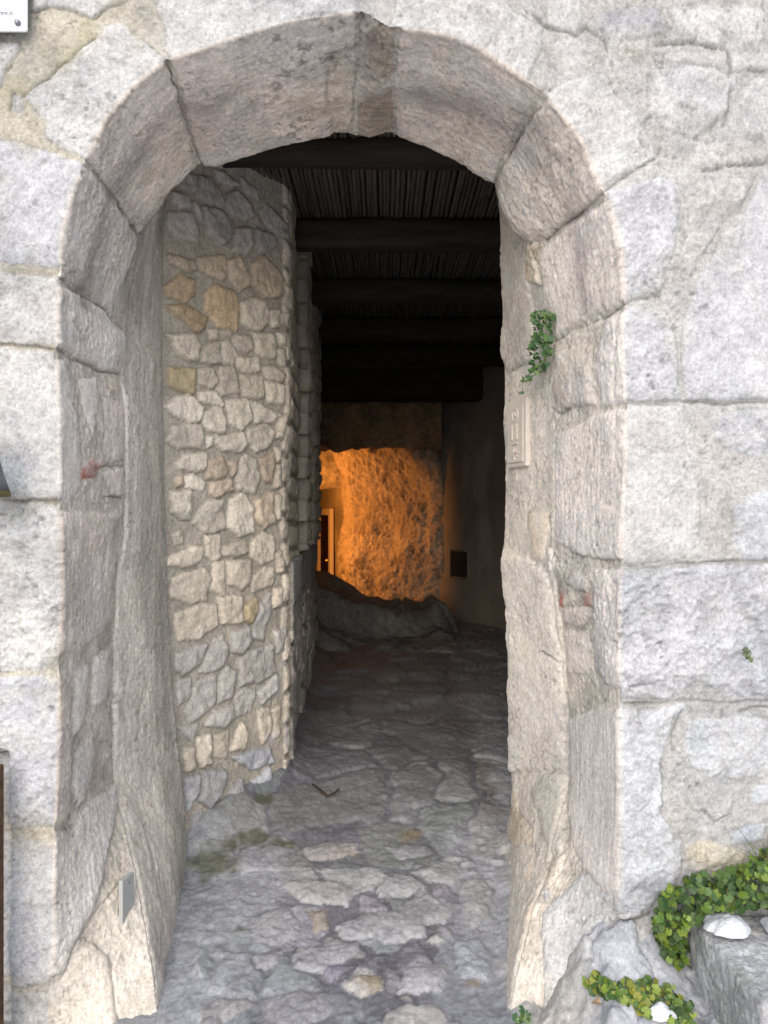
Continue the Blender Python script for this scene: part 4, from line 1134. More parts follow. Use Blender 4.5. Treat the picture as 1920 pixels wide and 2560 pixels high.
m.build('vent_frame', plain_mat('vent_frame_plaster', (.15, .14, .12), (.22, .2, .17), 12, .9), vent)
m = MB()
m.box((-hw, 0.0, -hh_), (hw, 0.026, hh_), 0, Mv)
for i in range(7):
    z = -hh_ + 0.02 + i * 0.041
    m.box((-hw + .01, 0.026, z), (hw - .01, 0.028, z + 0.012), 0.002, Mv)
m.build('vent_grille', M_dark, vent)

m = MB()
m.box((-4.7, 0.97, 3.30), (2.4, 13.2, 3.50))
m.box((-4.7, 0.97, -0.2), (-4.5, 13.2, 3.296))
m.box((2.2, 0.97, -0.2), (2.4, 13.2, 3.296))
m.box((-4.496, 13.0, -0.2), (2.196, 13.2, 3.296))
shell = m.build('house_core', M_dark)
tag(shell, 'dark inner shell of the house around the passage', 'building')

# ------------------------------------------------------------------ cane ceiling and beams
ceil = empty('cane_ceiling', (0.1, 4.0, 3.2))
tag(ceil, 'ceiling of grey canes laid side by side over dark beams', 'ceiling')
m = MB()
x = -1.7
rr = random.Random(3)
while x < 1.75:
    r = rr.uniform(0.0085, 0.0125)
    y = 0.99
    while y < 8.6:
        ln = rr.uniform(0.7, 2.2)
        y1 = min(y + ln, 8.7)
        g = rr.uniform(0.72, 1.1)
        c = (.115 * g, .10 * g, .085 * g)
        zc = 3.22 + rr.uniform(-0.004, 0.004)
        n = 4
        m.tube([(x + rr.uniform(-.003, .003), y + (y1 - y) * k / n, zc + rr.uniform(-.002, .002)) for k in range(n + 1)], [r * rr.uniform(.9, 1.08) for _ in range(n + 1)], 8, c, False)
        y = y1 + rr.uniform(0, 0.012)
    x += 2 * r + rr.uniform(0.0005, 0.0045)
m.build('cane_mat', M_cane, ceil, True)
m = MB()
m.box((-1.8, 0.98, 3.25), (1.8, 8.8, 3.29))
m.build('ceiling_board', M_dark, ceil)
def beam(y, zlo, zhi, dep, label, seed):
    r2 = np.random.default_rng(seed)
    n, k = 60, 20
    V, Fc = [], []
    xs_ = np.linspace(-1.72, 1.8, n)
    for i, xx in enumerate(xs_):
        for a in range(k):
            w = 2 * math.pi * a / k
            cx, cz = math.cos(w), math.sin(w)
            sq = max(abs(cx), abs(cz)) ** 0.75
            V.append((xx, y + dep / 2 * cx / sq, (zlo + zhi) / 2 + (zhi - zlo) / 2 * cz / sq))
    V = np.array(V)
    dn = fbm(V, (1.5, 6, 6), 4, seed % 3) * 0.016
    cen = np.array([0, y, (zlo + zhi) / 2])
    dv = V - cen; dv[:, 0] = 0
    V = V + dv / np.linalg.norm(dv, axis=1, keepdims=True) * dn[:, None]
    for i in range(n - 1):
        for a in range(k):
            Fc.append((i * k + a, i * k + (a + 1) % k, (i + 1) * k + (a + 1) % k, (i + 1) * k + a))
    Fc.append(tuple(range(k))); Fc.append(tuple(range((n - 1) * k, n * k)))
    o = mesh_obj('wooden_beam', V, Fc, M_wood)
    center_origin(o, (0, y, zlo))
    tag(o, label, 'beam', 'dark beams across the passage ceiling')
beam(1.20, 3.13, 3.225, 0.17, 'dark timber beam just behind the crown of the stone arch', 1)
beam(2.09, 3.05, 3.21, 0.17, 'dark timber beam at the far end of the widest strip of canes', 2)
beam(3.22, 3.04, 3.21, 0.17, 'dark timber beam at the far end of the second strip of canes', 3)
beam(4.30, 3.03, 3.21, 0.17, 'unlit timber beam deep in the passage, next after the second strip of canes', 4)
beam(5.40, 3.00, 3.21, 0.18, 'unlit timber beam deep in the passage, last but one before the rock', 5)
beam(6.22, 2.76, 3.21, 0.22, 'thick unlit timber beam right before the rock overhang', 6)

# ------------------------------------------------------------------ the lit end: rock, overhang, plaster wall with door
ru = np.linspace(0, 1, 150)
rz_ = np.linspace(0.1, 3.3, 220)
U, Zr = np.meshgrid(ru, rz_, indexing='ij')
xr = np.interp(U, [0, 0.10, 0.90, 0.97, 1.0], [-0.60, -0.42, 0.56, 0.72, 0.92])
yr = np.interp(U, [0, 0.10, 0.90, 0.97, 1.0], [8.05, 7.52, 6.84, 6.80, 7.30])
Pk = np.stack([xr, yr, Zr], -1)
nk = np.stack([-0.75 + 0 * xr, -0.66 + 0 * xr, 0 * xr], -1)
hk = 0.10 * fbm(Pk, 1.1, 3, 0) + 0.040 * fbm(Pk, (3, 3, 1.8), 4, 1) + 0.018 * fbm(Pk, 11, 4, 2) + 0.014 * fbm(Pk, 30, 3, 0) + 0.02 * (ridge(Pk, (2.4, 2.4, 1.4), 3, 1) - 0.6)
hk -= 0.10 * ss(1.0, 0.35, Zr) - 0.10 * ss(1.9, 2.4, Zr)
Pk = Pk + nk * hk[..., None]
ck = np.array([.46, .38, .29]) * (1 + 0.22 * fbm(Pk, 3, 4, 1) + 0.2 * fbm(Pk, 14, 4, 2))[..., None]
dp = ss(0.30, 0.62, fbm(Pk, (8, 8, 6), 5, 0, 0.65))
ck = ck * (1 - 0.62 * dp[..., None]) + np.array([.12, .10, .08]) * 0.62 * dp[..., None]
rock = mesh_obj('rock_wall', Pk, grid_faces(*U.shape).reshape(-1, 4), M_rock, ck)
tag(rock, 'rough tuff rock face glowing orange at the end of the passage', 'rock face')
# upper rock, left of it, over the plaster wall
U, Zr = np.meshgrid(np.linspace(-2.6, -0.40, 90), np.linspace(1.86, 3.3, 80), indexing='ij')
Po = np.stack([U, 7.86 - 0.25 * (U + 0.4) * 0 + 0 * U, Zr], -1)
ho = 0.05 * fbm(Po, 1.4, 3, 1) + 0.03 * fbm(Po, 5, 4, 2) + 0.02 * fbm(Po, 16, 3, 0)
under = np.clip((1.98 - Zr) / 0.12, 0, 1) ** 2 * 0.2
Po[..., 1] -= ho - under
Po[..., 2] -= 0.03 * fbm(Po, 3, 3, 2) * (Zr < 2.0)
co = np.array([.42, .36, .28]) * (1 + 0.22 * fbm(Po, 3, 4, 1) + 0.2 * fbm(Po, 14, 4, 2))[..., None]
o = mesh_obj('rock_brow', Po, grid_faces(*U.shape).reshape(-1, 4), M_rock, co)
tag(o, 'orange lit rock brow jutting out above the small door at the end', 'rock face')
# dark overhang in front
U, Vv = np.meshgrid(np.linspace(-2.8, 0.66, 130), np.linspace(0, 1, 60), indexing='ij')
zo = np.interp(Vv, [0, 0.3, 0.38, 1], [2.36, 2.30, 2.27, 3.3])
yo = np.interp(Vv, [0, 0.3, 0.38, 1], [6.95, 6.58, 6.50, 6.40])
Pv = np.stack([U, yo, zo], -1)
hv = 0.07 * fbm(Pv, 1.6, 3, 0) + 0.05 * fbm(Pv, (4, 4, 7), 4, 1) + 0.02 * fbm(Pv, 15, 3, 2)
Pv[..., 1] -= hv
Pv[..., 2] += (0.05 * fbm(Pv, 2.2, 3, 2) + 0.05 * fbm(Pv, (6, 6, 6), 4, 0)) * ss(0.9, 0.3, Vv)
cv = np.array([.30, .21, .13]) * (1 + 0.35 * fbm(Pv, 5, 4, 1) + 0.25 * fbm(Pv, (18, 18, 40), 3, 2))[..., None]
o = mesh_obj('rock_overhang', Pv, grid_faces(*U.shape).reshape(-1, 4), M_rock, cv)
tag(o, 'dark brown ledge of rock hanging over the orange lit recess', 'rock ledge')
# plaster wall running back to the left of the rock, with a door
q0, q1 = np.array([-0.445, 7.80]), np.array([-1.60, 12.6])
dq = (q1 - q0) / np.linalg.norm(q1 - q0)
nq = np.array([-dq[1], dq[0]])
if nq[0] > 0: nq = -nq
pu = np.arange(0, 4.8, 0.05); pz = np.arange(0.2, 2.3, 0.05)
Pq = np.zeros((len(pu), len(pz), 3))
Pq[..., 0] = (q0[0] + dq[0] * pu)[:, None]; Pq[..., 1] = (q0[1] + dq[1] * pu)[:, None]; Pq[..., 2] = pz[None]
cq = np.array([.50, .42, .28]) * (1 + 0.10 * fbm(Pq, 1.5, 3, 0))[..., None]
blot = ss(0.1, 0.7, 1 - np.hypot((pu[:, None] - 0.75) / 0.9, (pz[None] - 1.45) / 0.42) + 0.2 * fbm(Pq, 3, 3, 1))
cq = cq * (1 - 0.4 * blot[..., None])
Pq[..., :2] += nq * (0.01 * fbm(Pq, 2, 3))[..., None]
o = mesh_obj('end_wall', Pq, grid_faces(len(pu), len(pz)).reshape(-1, 4), M_plaster, cq)
tag(o, 'smooth orange plaster wall beside the rock at the end, with a small door', 'wall')
def onq(px, py):
    a = np.array([(px - 960) * K, 1.0, -(py - 1280) * K]); n3 = np.array([nq[0], nq[1], 0])
    oo = np.array([0, -CAMD, CAMZ]); p0 = np.array([q0[0], q0[1], 0])
    t = np.dot(p0 - oo, n3) / np.dot(a, n3)
    p = oo + a * t
    return np.dot(p[:2] - q0, dq), p[2]
ur, zt = onq(833, 1288)
ul, _ = onq(806, 1288)
dpos = q0 + dq * (ur + ul) / 2
Mq = Matrix(((dq[0], nq[0], 0, q0[0]), (dq[1], nq[1], 0, q0[1]), (0, 0, 1, 0), (0, 0, 0, 1)))
door = empty('wooden_door', (dpos[0], dpos[1], 0.3))
tag(door, 'narrow dark wooden door in a pale frame at the far lit end', 'door')
fw = 0.17
m = MB()
m.box((ur - fw, 0.02, 0.25), (ur, 0.075, zt + 0.10), 0.006, Mq); m.box((ul, 0.02, 0.25), (ul + fw, 0.075, zt + 0.10), 0.006, Mq)
m.box((ur, 0.02, zt), (ul, 0.073, zt + 0.10), 0.006, Mq)
m.build('door_frame', plain_mat('pale_door_frame', (.66, .56, .42), (.72, .62, .47), 10, .7), door)
m = MB()
m.box((ur, 0.016, 0.25), (ul, 0.030, zt), 0, Mq)
for zz0, zz1 in ((0.4, 0.85), (0.95, zt - 0.08)):
    m.box((ur + .12, 0.030, zz0), (ul - .12, 0.042, zz1), 0.005, Mq)
leaf = m.build('door_leaf', M_door, door)
m = MB()
m.lathe([(0, 0), (.03, 0), (.035, .02), (.02, .05), (0, .055)], (0, 0, 0), 14)
m.v = [tuple(Mq @ Vector((ur + 0.25 + p[0], 0.03 + p[2], 0.82 + p[1]))) for p in m.v]
hd = m.build('handle', M_brass, door)

# rock outcrop on the floor
U, Vv = np.meshgrid(np.linspace(-1.9, 0.86, 170), np.linspace(4.25, 6.6, 150), indexing='ij')
Pm = np.stack([U, Vv, 0 * U], -1)
wob = 0.30 * fbm(Pm, 1.9, 4, 0)
crest = np.interp(U, [-1.9, -0.9, -0.66, -0.40, -0.25, 0.1, 0.42, 0.55, 0.66, 0.74, 0.86], [0.98, 0.90, 0.80, 0.66, 0.58, 0.54, 0.50, 0.56, 0.52, 0.36, 0.16])
y1 = Vv + wob
st1 = ss(4.35, 4.75, y1) * 0.38 + ss(5.25, 5.6, y1 - 0.25 * np.clip(U, 0, 1)) * 0.62
hm = (crest - 0.20) * st1
Pm[..., 2] = 0.20 + hm + (0.08 * fbm(Pm, 2.8, 4, 1) + 0.05 * (ridge(Pm, (3, 6, 3), 3, 2) - 0.6) + 0.012 * fbm(Pm, 16, 3)) * np.clip(hm * 6, 0, 1)
Pm[..., 2] += 0.07 * np.exp(-((U - 0.56) / 0.14) ** 2 - ((Vv - 5.6) / 0.28) ** 2)
Pm[..., 2] -= 0.06 * np.exp(-((U - 0.18 - 0.05 * np.sin(Vv * 9)) / 0.025) ** 2)
cm_ = np.array([.17, .165, .155]) * (1 + 0.25 * fbm(Pm, 3, 4, 1) + 0.2 * fbm(Pm, 15, 4, 2))[..., None]
o = mesh_obj('rock_outcrop', Pm, grid_faces(*U.shape).reshape(-1, 4), M_rock, cm_)
tag(o, 'grey hump of bedrock rising from the passage floor before the lit end', 'rock')

# the lamp round the corner that lights the end
lp = (-1.75, 7.00, 1.50)
lampo = empty('spot_lamp', lp)
tag(lampo, 'small warm spot lamp hidden round the corner behind the rubble wall', 'lamp')
m = MB()
m.lathe([(0.0, 0.16), (.05, .16), (.06, .10), (.065, .0), (.055, .0), (.05, .09)], lp, 20)
_dir = Vector((-0.35, 8.3, 1.38)) - Vector(lp)
rotm = _dir.to_track_quat('-Z', 'Y').to_matrix()
m.v = [tuple(Vector(lp) + rotm @ (Vector(p) - Vector(lp))) for p in m.v]
m.build('lamp_housing', M_lamp, lampo, True)
ld = bpy.data.lights.new('lamp_light', 'SPOT')
ld.energy = 120
ld.color = (1.0, 0.35, 0.065)
ld.spot_size = R(106)
ld.spot_blend = 0.22
ld.shadow_soft_size = 0.2
lo = bpy.data.objects.new('lamp_light', ld)
COL.objects.link(lo)
lo.parent = lampo
lo.rotation_euler = _dir.to_track_quat('-Z', 'Y').to_euler()

# ------------------------------------------------------------------ things on and before the wall
# stone block bottom right
bx0, bx1, by0, by1, bz = 0.905, 1.75, -0.455, -0.012, 0.355
def block_mesh():
    n = 70
    vs, fs, base = [], [], 0
    def side(o, a, b, na_, nb_):
        nonlocal base
        for i in range(na_ + 1):
            for j in range(nb_ + 1):
                vs.append(np.array(o) + np.array(a) * i / na_ + np.array(b) * j / nb_)
        for i in range(na_):
            for j in range(nb_):
                q = base + i * (nb_ + 1) + j
                fs.append((q, q + nb_ + 1, q + nb_ + 2, q + 1))
        base += (na_ + 1) * (nb_ + 1)
    lx, ly, lz = bx1 - bx0, by1 - by0, bz + 0.1
    side((bx0, by0, bz), (lx, 0, 0), (0, ly, 0), 120, 80)       # top
    side((bx0, by0, -0.1), (0, 0, lz), (0, ly, 0), 80, 80)      # left
    side((bx0, by0, -0.1), (lx, 0, 0), (0, 0, lz), 120, 80)     # front
    side((bx1, by0, -0.1), (0, ly, 0), (0, 0, lz), 30, 30)
    V = np.array(vs)
    # rounded arris
    c = np.array([(bx0 + bx1) / 2, (by0 + by1) / 2, (bz - 0.1) / 2])
    hx = np.array([lx, ly, lz]) / 2
    rr_ = 0.022
    qv = V - c
    inner = np.clip(qv, -(hx - rr_), hx - rr_)
    dv = qv - inner
    ln = np.linalg.norm(dv, axis=1, keepdims=True)
    nv = dv / np.maximum(ln, 1e-6)
    V = c + inner + nv * rr_
    h_ = 0.008 * fbm(V, 5, 3, 0) + 0.005 * fbm(V, 24, 4, 1) + 0.0025 * fbm(V, 90, 3, 2)
    V = V + nv * h_[:, None]
    V[:, 2] += 0.03 * (V[:, 1] - by1) * -1 * (V[:, 2] > 0.2)
    return V, fs
V, fs = block_mesh()
cb = np.array([.47, .475, .48]) * (1 + 0.16 * fbm(V, 6, 3, 0) + 0.35 * fbm(V, 60, 3, 1) * 0.6)[:, None]
left_mottle = ss(0.1, 0.5, fbm(V, 9, 4, 2)) * (V[:, 0] < bx0 + 0.03)  # dark greenish mottling, left face only
cb = cb * (1 - 0.4 * left_mottle[:, None]) + np.array([.17, .19, .15]) * 0.4 * left_mottle[:, None]
o = mesh_obj('stone_block', V, fs, M_block, cb)
center_origin(o, ((bx0 + bx1) / 2, (by0 + by1) / 2, 0))
tag(o, 'rough grey stone block against the wall on the right, plants and snow on top', 'stone block')

# white sign, upper left
sg = empty('white_sign', (-1.28, -0.03, 3.15))
tag(sg, 'white panel fixed to the wall with grey lettering along its lower edge', 'sign')
sd_ = 2.272
p_ = px2w(71.5, 83, sd_)
m = MB()
m.box((p_[0] - 0.42, -0.042, p_[2]), (p_[0], -0.028, p_[2] + 0.30), 0.004)
m.build('sign_panel', M_sign, sg)
m = MB()
for (sx_, sz_) in ((42, 54),):
    q_ = px2w(sx_, sz_, 2.25)
    prof = [(0, 0.012), (0.005, 0.0115), (0.0085, 0.008), (0.0095, 0.002), (0.0095, 0.0)]
    m2 = MB(); m2.lathe(prof, (0, 0, 0), 18)
    m.add([(q_[0] + v[0], -0.042 - v[2], q_[2] + v[1]) for v in m2.v], m2.f)
m.build('screw', M_steel, sg, True)
tcu = bpy.data.curves.new('lettering', 'FONT')
tcu.body = 'tivi.it'
tcu.size = 0.0185
tcu.offset = 0.0004
tcu.extrude = 0.0004
tcu.align_x = 'RIGHT'
to = bpy.data.objects.new('lettering', tcu)
COL.objects.link(to)
bpy.context.view_layer.update()
tme = bpy.data.meshes.new_from_object(to.evaluated_get(bpy.context.evaluated_depsgraph_get()))
bpy.data.objects.remove(to)
q_ = px2w(31, 36.5, 2.256)
tme.transform(Matrix.Translation(Vector((q_[0], -0.0427, q_[2])) - Vector(sg.location)) @ Matrix.Rotation(R(90), 4, 'X'))
tme.materials.clear(); tme.materials.append(M_ink)
to = bpy.data.objects.new('lettering', tme)
COL.objects.link(to); to.parent = sg

# bell-shaped wall lamp cut by the left edge
q_ = px2w(-42, 1232, 2.16)
wl = empty('wall_lamp', (q_[0], q_[1], q_[2]))
tag(wl, 'grey metal bell lamp with a tarnished rim on the wall at the left edge', 'lamp')
m = MB()
m.lathe([(0.012, .16), (.03, .155), (.040, .10), (.055, .045), (.068, .006), (.064, .006), (.05, .045), (.035, .10)], wl.location, 40)
m.build('lamp_shade', M_lamp, wl, True)
m = MB()
m.lathe([(.069, .006), (.0705, .0), (.0705, -.010), (.066, -.012), (.063, -.008), (.063, .005), (.069, .006)], wl.location, 40)
m.build('rim', M_rim, wl, True)
m = MB()
m.lathe([(0, -.034), (.02, -.032), (.036, -.02), (.042, 0), (.04, .02)], wl.location, 24)
m.build('lamp_bowl', M_dark, wl, True)
m = MB()
L = wl.location
m.tube([(L.x, L.y, L.z + .15), (L.x - .02, L.y, L.z + .17), (L.x - .06, L.y + .07, L.z + .17), (L.x - .07, 0.0, L.z + .15)], 0.009, 10)
m.build('bracket', M_lamp, wl, True)

# rusty upright by the left edge
rp = empty('rusty_post', (-1.11, -0.09, 0.0))
tag(rp, 'rusty iron upright standing free of the wall at the lower left edge', 'post')
zt_ = CAMZ - (1913 - 1280) * K * 2.2
m = MB()
m.box((-1.16, -0.115, -0.05), (-1.092, -0.085, zt_), 0.003)
m.build('flat_bar', M_rust, rp)
m = MB()
m.box((-1.5, -0.112, zt_ - 0.075), (-1.1604, -0.088, zt_ - 0.002), 0.003)
m.build('cross_bar', M_rust, rp)
# plaque on the right reveal
def on_reveal(px, py):
    """nearest vertex of the displaced reveal seen at that pixel"""
    sub = P[:, nF:nF + nA + nB].reshape(-1, 3)
    a, b, d = w2px(sub)
    i = np.argmin((a - px) ** 2 + (b - py) ** 2)
    return sub[i]
pa, pb = on_reveal(1275, 1085), on_reveal(1325, 1085)
fw_ = (pb - pa); fw_[2] = 0
wlen = np.linalg.norm(fw_); fw_ /= wlen
pn = np.array([-abs(fw_[1]), -abs(fw_[0]), 0.0])
pn = np.array([fw_[1], -fw_[0], 0.0])
if pn[0] > 0: pn = -pn
pc = (pa + pb) / 2
pzc = CAMZ - (1084 - 1280) * K * (pc[1] + CAMD)
ph = 171 * K * (pc[1] + CAMD)
pq = empty('wall_plaque', (pc[0], pc[1], pzc))
tag(pq, 'limewashed plaque with worn relief set in the right door reveal', 'plaque')
Mp = Matrix(((fw_[0], pn[0], 0, pc[0]), (fw_[1], pn[1], 0, pc[1]), (0, 0, 1, pzc), (0, 0, 0, 1)))
m = MB()
m.box((-wlen / 2, -0.02, -ph / 2), (wlen / 2, 0.016, ph / 2), 0.006, Mp)
m.box((-wlen / 2 + .022, 0.016, -ph / 2 + .02), (wlen / 2 - .022, 0.021, ph / 2 - .02), 0.004, Mp)
m.build('plaque_panel', M_plaque, pq)
m = MB()
m2 = MB(); m2.lathe([(.020, 0), (.022, .004), (.028, .004), (.030, 0)], (0, 0, 0), 26)
m.add([Mp @ Vector((v[0], 0.020 + v[2], v[1] + ph * 0.27)) for v in m2.v], m2.f)
m2 = MB(); m2.lathe([(0, .007), (.008, .006), (.010, 0)], (0, 0, 0), 18)
m.add([Mp @ Vector((v[0], 0.020 + v[2], v[1] + ph * 0.27)) for v in m2.v], m2.f)
m.box((-.030, 0.0205, -.028), (-.016, 0.027, .038), 0.004, Mp); m.box((.014, 0.0205, -.028), (.028, 0.027, .038), 0.004, Mp)
m.box((-.030, 0.0205, -.046), (.028, 0.026, -.036), 0.003, Mp)
for k in range(10):
    a = 2 * math.pi * k / 10
    Mr = Mp @ Matrix.Translation((0, 0, -ph * 0.31)) @ Matrix.Rotation(a, 4, 'Y')
    m.box((-.003, 0.0205, .010), (.003, 0.026, .028), 0.002, Mr)
m.build('relief', M_plaque, pq)

# flat grey cover plate low on the left reveal
cq_ = np.array([on_reveal(*q) for q in ((298, 2377), (329, 2325), (329, 2186), (298, 2232))])
cc_ = cq_.mean(0)
ax_ = cq_[1] - cq_[0] + cq_[2] - cq_[3]; ax_[2] = 0
wl2 = np.linalg.norm(ax_) / 2; ax_ /= np.linalg.norm(ax_)
n2 = np.array([ax_[1], -ax_[0], 0.0])
if n2[0] < 0: n2 = -n2
off_ = 0.008
wl2 = min(wl2, 0.22)
c2_ = cc_ + n2 * off_
M2 = Matrix(((ax_[0], n2[0], 0, c2_[0]), (ax_[1], n2[1], 0, c2_[1]), (0, 0, 1, c2_[2]), (0, 0, 0, 1)))
cp = empty('cover_plate', tuple(c2_))
tag(cp, 'plain grey cover plate low on the left door reveal', 'cover plate')
m = MB(); m.box((-wl2 / 2, -0.012, -0.115), (wl2 / 2, 0.003, 0.115), 0.002, M2)
m.build('plate', M_plate, cp)
for zc_ in (-0.095, 0.095):
    mm = MB(); mm.lathe([(0, .003), (.004, .0025), (.005, 0)], (0, 0, 0), 12)
    m = MB()
    m.add([M2 @ Vector((v[0], 0.003 + v[2], v[1] + zc_)) for v in mm.v], mm.f)
    m.build('screw_head', M_steel, cp, True)

# ------------------------------------------------------------------ snow
def snow(pts_px, d0, thick, zbase, label, depth=0.10):
    """a lump of old snow lying on a surface at height zbase"""
    cx = np.mean([p[0] for p in pts_px]); w_ = (max(p[0] for p in pts_px) - min(p[0] for p in pts_px)) / 2
    c = px2w(cx, 1280, d0); rx_ = w_ * K * d0
    U, Vv = np.meshgrid(np.linspace(-1.15, 1.15, 90), np.linspace(-1.15, 1.15, 44), indexing='ij')
    Pn = np.stack([c[0] + U * rx_, c[1] + Vv * depth / 2, 0 * U], -1)
    rr2 = np.hypot(U, Vv) + 0.22 * fbm(Pn, 22, 3, 1)
    hs = np.sqrt(np.clip(1 - rr2, 0, 1)) * thick
    Pn[..., 2] = zbase - 0.012 + hs + 0.004 * fbm(Pn, 50, 3, 2) * (hs > 0.004)
    f_ = grid_faces(*U.shape)
    f_ = f_[np.maximum(np.maximum(hs[:-1, :-1], hs[1:, 1:]), np.maximum(hs[1:, :-1], hs[:-1, 1:])) > 0]
    o = mesh_obj('snow_patch', Pn, f_.reshape(-1, 4), M_snow)
    center_origin(o, (float(c[0]), float(c[1]), zbase))
    tag(o, label, 'snow', 'lumps of old snow')
snow([(1762, 0), (1876, 0)], 2.17, 0.040, 0.392, 'lump of old snow on the stone block in front of the trailing leaves', 0.11)
_d = ground_d(1650, 2535)
snow([(1612, 0), (1690, 0)], _d, 0.034, gz((1650 - 960) * K * _d, _d - CAMD) + 0.006, 'lump of old snow on the ground among the lower leaves', 0.06)
snow([(1908, 0), (1990, 0)], 2.17, 0.045, 0.392, 'lump of old snow cut by the right edge, on the stone block', 0.11)

# ------------------------------------------------------------------ plants
def leaf_shape(lobes, r):
    """lobed round leaf outline with a notch at the stalk"""
    n = lobes * 4 + 2
    pts = [(0, 0)]
    for k in range(n + 1):
        a = -math.pi / 2 + 0.35 + (2 * math.pi - 0.70) * k / n
        q = 1 - 0.17 * (0.5 + 0.5 * math.cos(2 * math.pi * lobes * k / n))
        pts.append((r * q * math.cos(a), r * q * math.sin(a) + 0.25 * r))
    return pts
def plant(name, label, cat, tile, poly, dfun, n, size, cols, up=0.45, stems=20, group=None, seed=1, zmin=None):
    r = random.Random(seed)
    pol = T(tile, poly)
    lo_, hi_ = pol.min(0), pol.max(0)
    mb, ms = MB(), MB()
    cen = []
    while len(cen) < n:
        x, y = r.uniform(lo_[0], hi_[0]), r.uniform(lo_[1], hi_[1])
        if poly_sd(np.array([x]), np.array([y]), pol)[0] > r.uniform(-4, 6):
            cen.append((x, y))
    pts3 = []
    for (x, y) in cen:
        d = dfun(x, y, r)
        c = px2w(x, y, d)
        pts3.append(c)
        s_ = size * (0.4 + 0.95 * r.random() ** 1.4)
        nrm_ = Vector((r.gauss(0, .38), -1 + r.gauss(0, .25), up + r.gauss(0, .38))).normalized()
        q = nrm_.to_track_quat('Z', 'Y').to_matrix() @ Matrix.Rotation(math.pi + r.gauss(0, 0.9), 3, 'Z')
        sh = leaf_shape(5, s_)
        cup = r.uniform(-.2, .5)
        V = [Vector(c) + q @ Vector((p[0], p[1], cup * (p[0] ** 2 + p[1] ** 2) / s_ * 0.6)) for p in sh]
        F_ = [(0, k, k + 1) for k in range(1, len(sh) - 1)]
        cc = r.choice(cols)
        g = r.uniform(.75, 1.2)
        mb.add(V, F_, (cc[0] * g, cc[1] * g, cc[2] * g))
    q_ = np.array(pts3[::max(1, len(pts3) // (stems * 2))])
    inn_, par_ = np.zeros(len(q_), bool), np.zeros(len(q_), int)
    inn_[0] = True
    dist_ = np.linalg.norm(q_ - q_[0], axis=1)
    o_ = np.array([0, 0.006, -0.004])
    for _ in range(len(q_) - 1):
        k = int(np.argmin(np.where(inn_, 9, dist_)))
        ms.tube([q_[par_[k]] + o_, (q_[par_[k]] + q_[k]) / 2 + o_ + np.array([r.gauss(0, .003), 0, r.gauss(0, .003)]), q_[k] + o_], 0.0012, 5)
        inn_[k] = True
        dk = np.linalg.norm(q_ - q_[k], axis=1)
        par_ = np.where(dk < dist_, k, par_); dist_ = np.minimum(dist_, dk)
    root = empty(name, tuple(np.mean(pts3, 0)))
    tag(root, label, cat, group)
    mb.build('leaves', M_leaf, root)
    ms.build('stems', M_twigreen, root, True)
    return root
M_twigreen = plain_mat('green_stem', (.10, .10, .04), (.18, .15, .07), 60, .7)
GL = [(.10, .17, .018), (.07, .13, .018), (.04, .085, .014), (.15, .21, .022), (.05, .10, .017), (.022, .055, .012), (.03, .07, .014)]
GY2 = GL + [(.20, .20, .025), (.17, .19, .025)]
GD = [(.05, .12, .035), (.07, .15, .045), (.035, .09, .03), (.10, .17, .05), (.04, .10, .035)]
def d_big(x, y, r):
    z_ = CAMZ - (y - 1280) * K * 2.2
    return 2.29 - r.random() ** 1.3 * (0.06 + 0.14 * ss(0.30, 0.40, z_) * ss(0.62, 0.45, z_))
plant('creeping_plant', 'large bright green creeping plant spilling over the stone block', 'plant', 'H',
      [(1160, 640), (1190, 550), (1260, 500), (1330, 460), (1450, 440), (1560, 420), (1600, 385), (1659, 340), (1760, 300), (1760, 600), (1590, 605), (1400, 620), (1380, 660), (1312, 690), (1300, 850), (1215, 870), (1180, 760)],
      d_big, 760, 0.0125, GL, 0.5, 70, seed=2)
plant('creeping_plant', 'yellowish green creeping plant on the ground left of the stone block', 'plant', 'H',
      [(860, 900), (900, 870), (940, 900), (1000, 930), (1050, 900), (1100, 930), (1160, 900), (1230, 930), (1280, 980), (1340, 1020), (1350, 1150), (1280, 1130), (1200, 1050), (1140, 1080), (1060, 1020), (960, 990), (870, 960)],
      lambda x, y, r: min(ground_d(x, y, 0.004 + 0.02 * r.random()), 2.27), 260, 0.0120, GY2, 0.8, 40, seed=3)
plant('seedling', 'tiny dark green sprig at the bottom edge beside the doorway', 'plant', 'H',
      [(560, 1130), (570, 1070), (600, 1028), (632, 1060), (622, 1130)], lambda x, y, r: min(ground_d(x, 2560), 2.3) - 0.02 + 0.03 * r.random(), 20, 0.010, GD, 0.6, 10, seed=4)
def d_jamb(x, y, r):
    return float(np.interp(x, [1280, 1330, 1385, 1410], [2.98, 2.88, 2.76, 2.70])) - 0.02 - 0.035 * r.random()
plant('hanging_plant', 'dark green creeper hanging in the crack of the right reveal', 'plant', 'D',
      [(640, 245), (690, 222), (730, 260), (735, 350), (722, 400), (700, 490), (650, 520), (610, 545), (595, 600), (582, 600), (600, 545), (575, 525), (622, 500), (622, 420), (630, 370), (640, 330)],
      d_jamb, 150, 0.0120, GD, 0.35, 40, seed=5)
plant('seedling', 'tiny plant rooted in a pit of the big block on the right', 'plant', 'F',
      [(1535, 590), (1560, 582), (1600, 620), (1592, 640), (1550, 622)], lambda x, y, r: 2.255, 10, 0.008, [(.14, .18, .05), (.10, .12, .05), (.06, .07, .04)], 0.4, 6, seed=6)
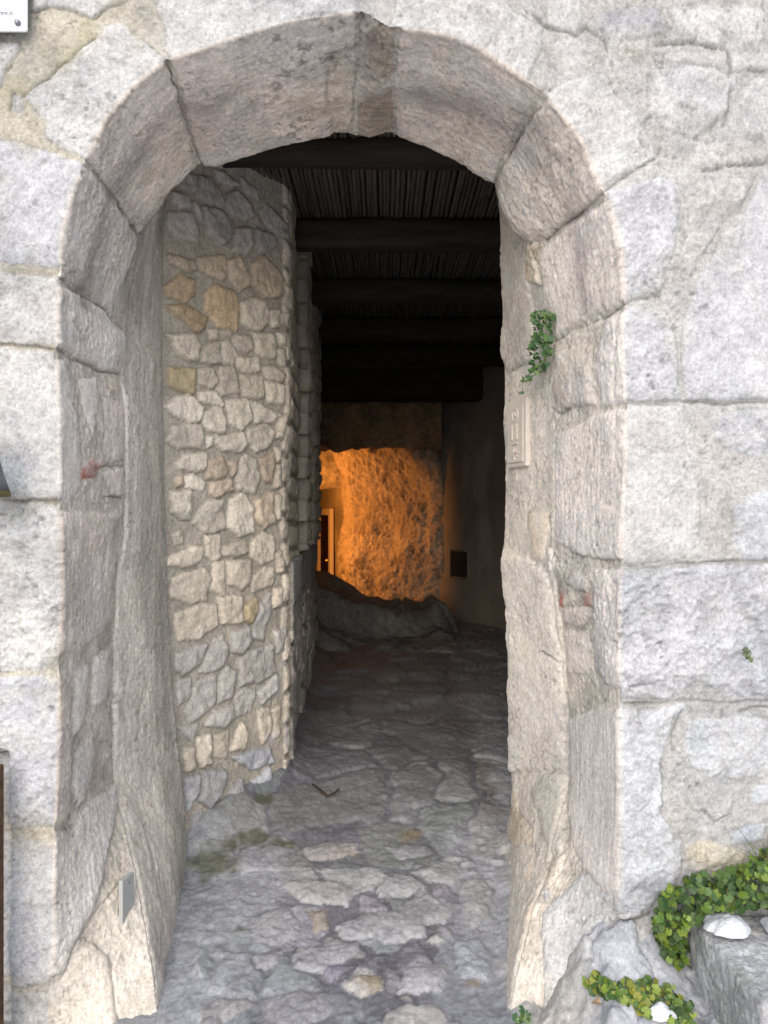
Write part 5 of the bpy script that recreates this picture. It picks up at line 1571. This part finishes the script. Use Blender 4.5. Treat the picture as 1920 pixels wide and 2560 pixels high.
# grass tuft
gr_ = empty('grass_tuft', tuple(px2w(1885, 2180, 2.26)))
tag(gr_, 'thin tuft of long grass blades rising from the creeping plant', 'grass')
r = random.Random(9)
m = MB()
def bl(a, b, bend, w):
    pa_, pb_ = px2w(*T('H', [a])[0], 2.25), px2w(*T('H', [b])[0], 2.23)
    pts = [pa_ * (1 - t) + pb_ * t + np.array([0, -0.02 * math.sin(t * 3), bend * math.sin(t * math.pi)]) for t in np.linspace(0, 1, 9)]
    m.tube(pts, [w * (1 - 0.85 * t) for t in np.linspace(0, 1, 9)], 5)
for a, b, bn, w in (((1620, 400), (1480, 215), .01, .0018), ((1640, 380), (1560, 310), .004, .002), ((1600, 430), (1410, 445), .012, .0013), ((1610, 420), (1480, 335), .012, .0013),
                    ((1625, 400), (1500, 330), .008, .0014), ((1650, 380), (1640, 240), .0, .002), ((1655, 390), (1610, 290), .004, .002), ((1600, 420), (1430, 420), .02, .0011), ((1660, 380), (1670, 180), 0, .002), ((1635, 400), (1540, 350), .01, .0014)):
    bl(a, b, bn, w)
m.build('blades', M_grass, gr_, True)
# dead leaf
_q = T('H', [(922, 1008)])[0]
c_ = px2w(*_q, ground_d(_q[0], _q[1], 0.012))
o = MB()
V = []
for k in range(12):
    a = 2 * math.pi * k / 12
    V.append((c_[0] + .020 * math.cos(a) * (1 + .15 * math.cos(3 * a)), c_[1] + .014 * math.sin(a), c_[2] + .006 * math.sin(2 * a) + 0.006 * math.cos(a)))
V.append((c_[0], c_[1], c_[2] - .003))
o.add(V, [(12, k, (k + 1) % 12) for k in range(12)])
ob = o.build('dead_leaf', M_dead)
center_origin(ob, tuple(c_))
tag(ob, 'curled pale brown dead leaf beside the lower plant', 'leaf')
# twigs on the floor
for (pts, lab) in (([(1350, 70), (1385, 95), (1415, 122), (1445, 108), (1465, 88)], 'dark forked twig lying on the passage floor'),):
    m = MB()
    w_ = []
    for p in T('G', pts):
        d = 4.3
        for _ in range(6):
            z_ = float(floor_z(np.array([(p[0] - 960) * K * d]), np.array([d - CAMD]))[0]) + 0.03
            d = (CAMZ - z_) / ((p[1] - 1280) * K)
        w_.append(px2w(p[0], p[1], d))
    m.tube(w_, [.004, .006, .007, .005, .003], 6)
    ob = m.build('twig', M_twig, None, True)
    center_origin(ob, tuple(w_[2]))
    tag(ob, lab, 'twig')
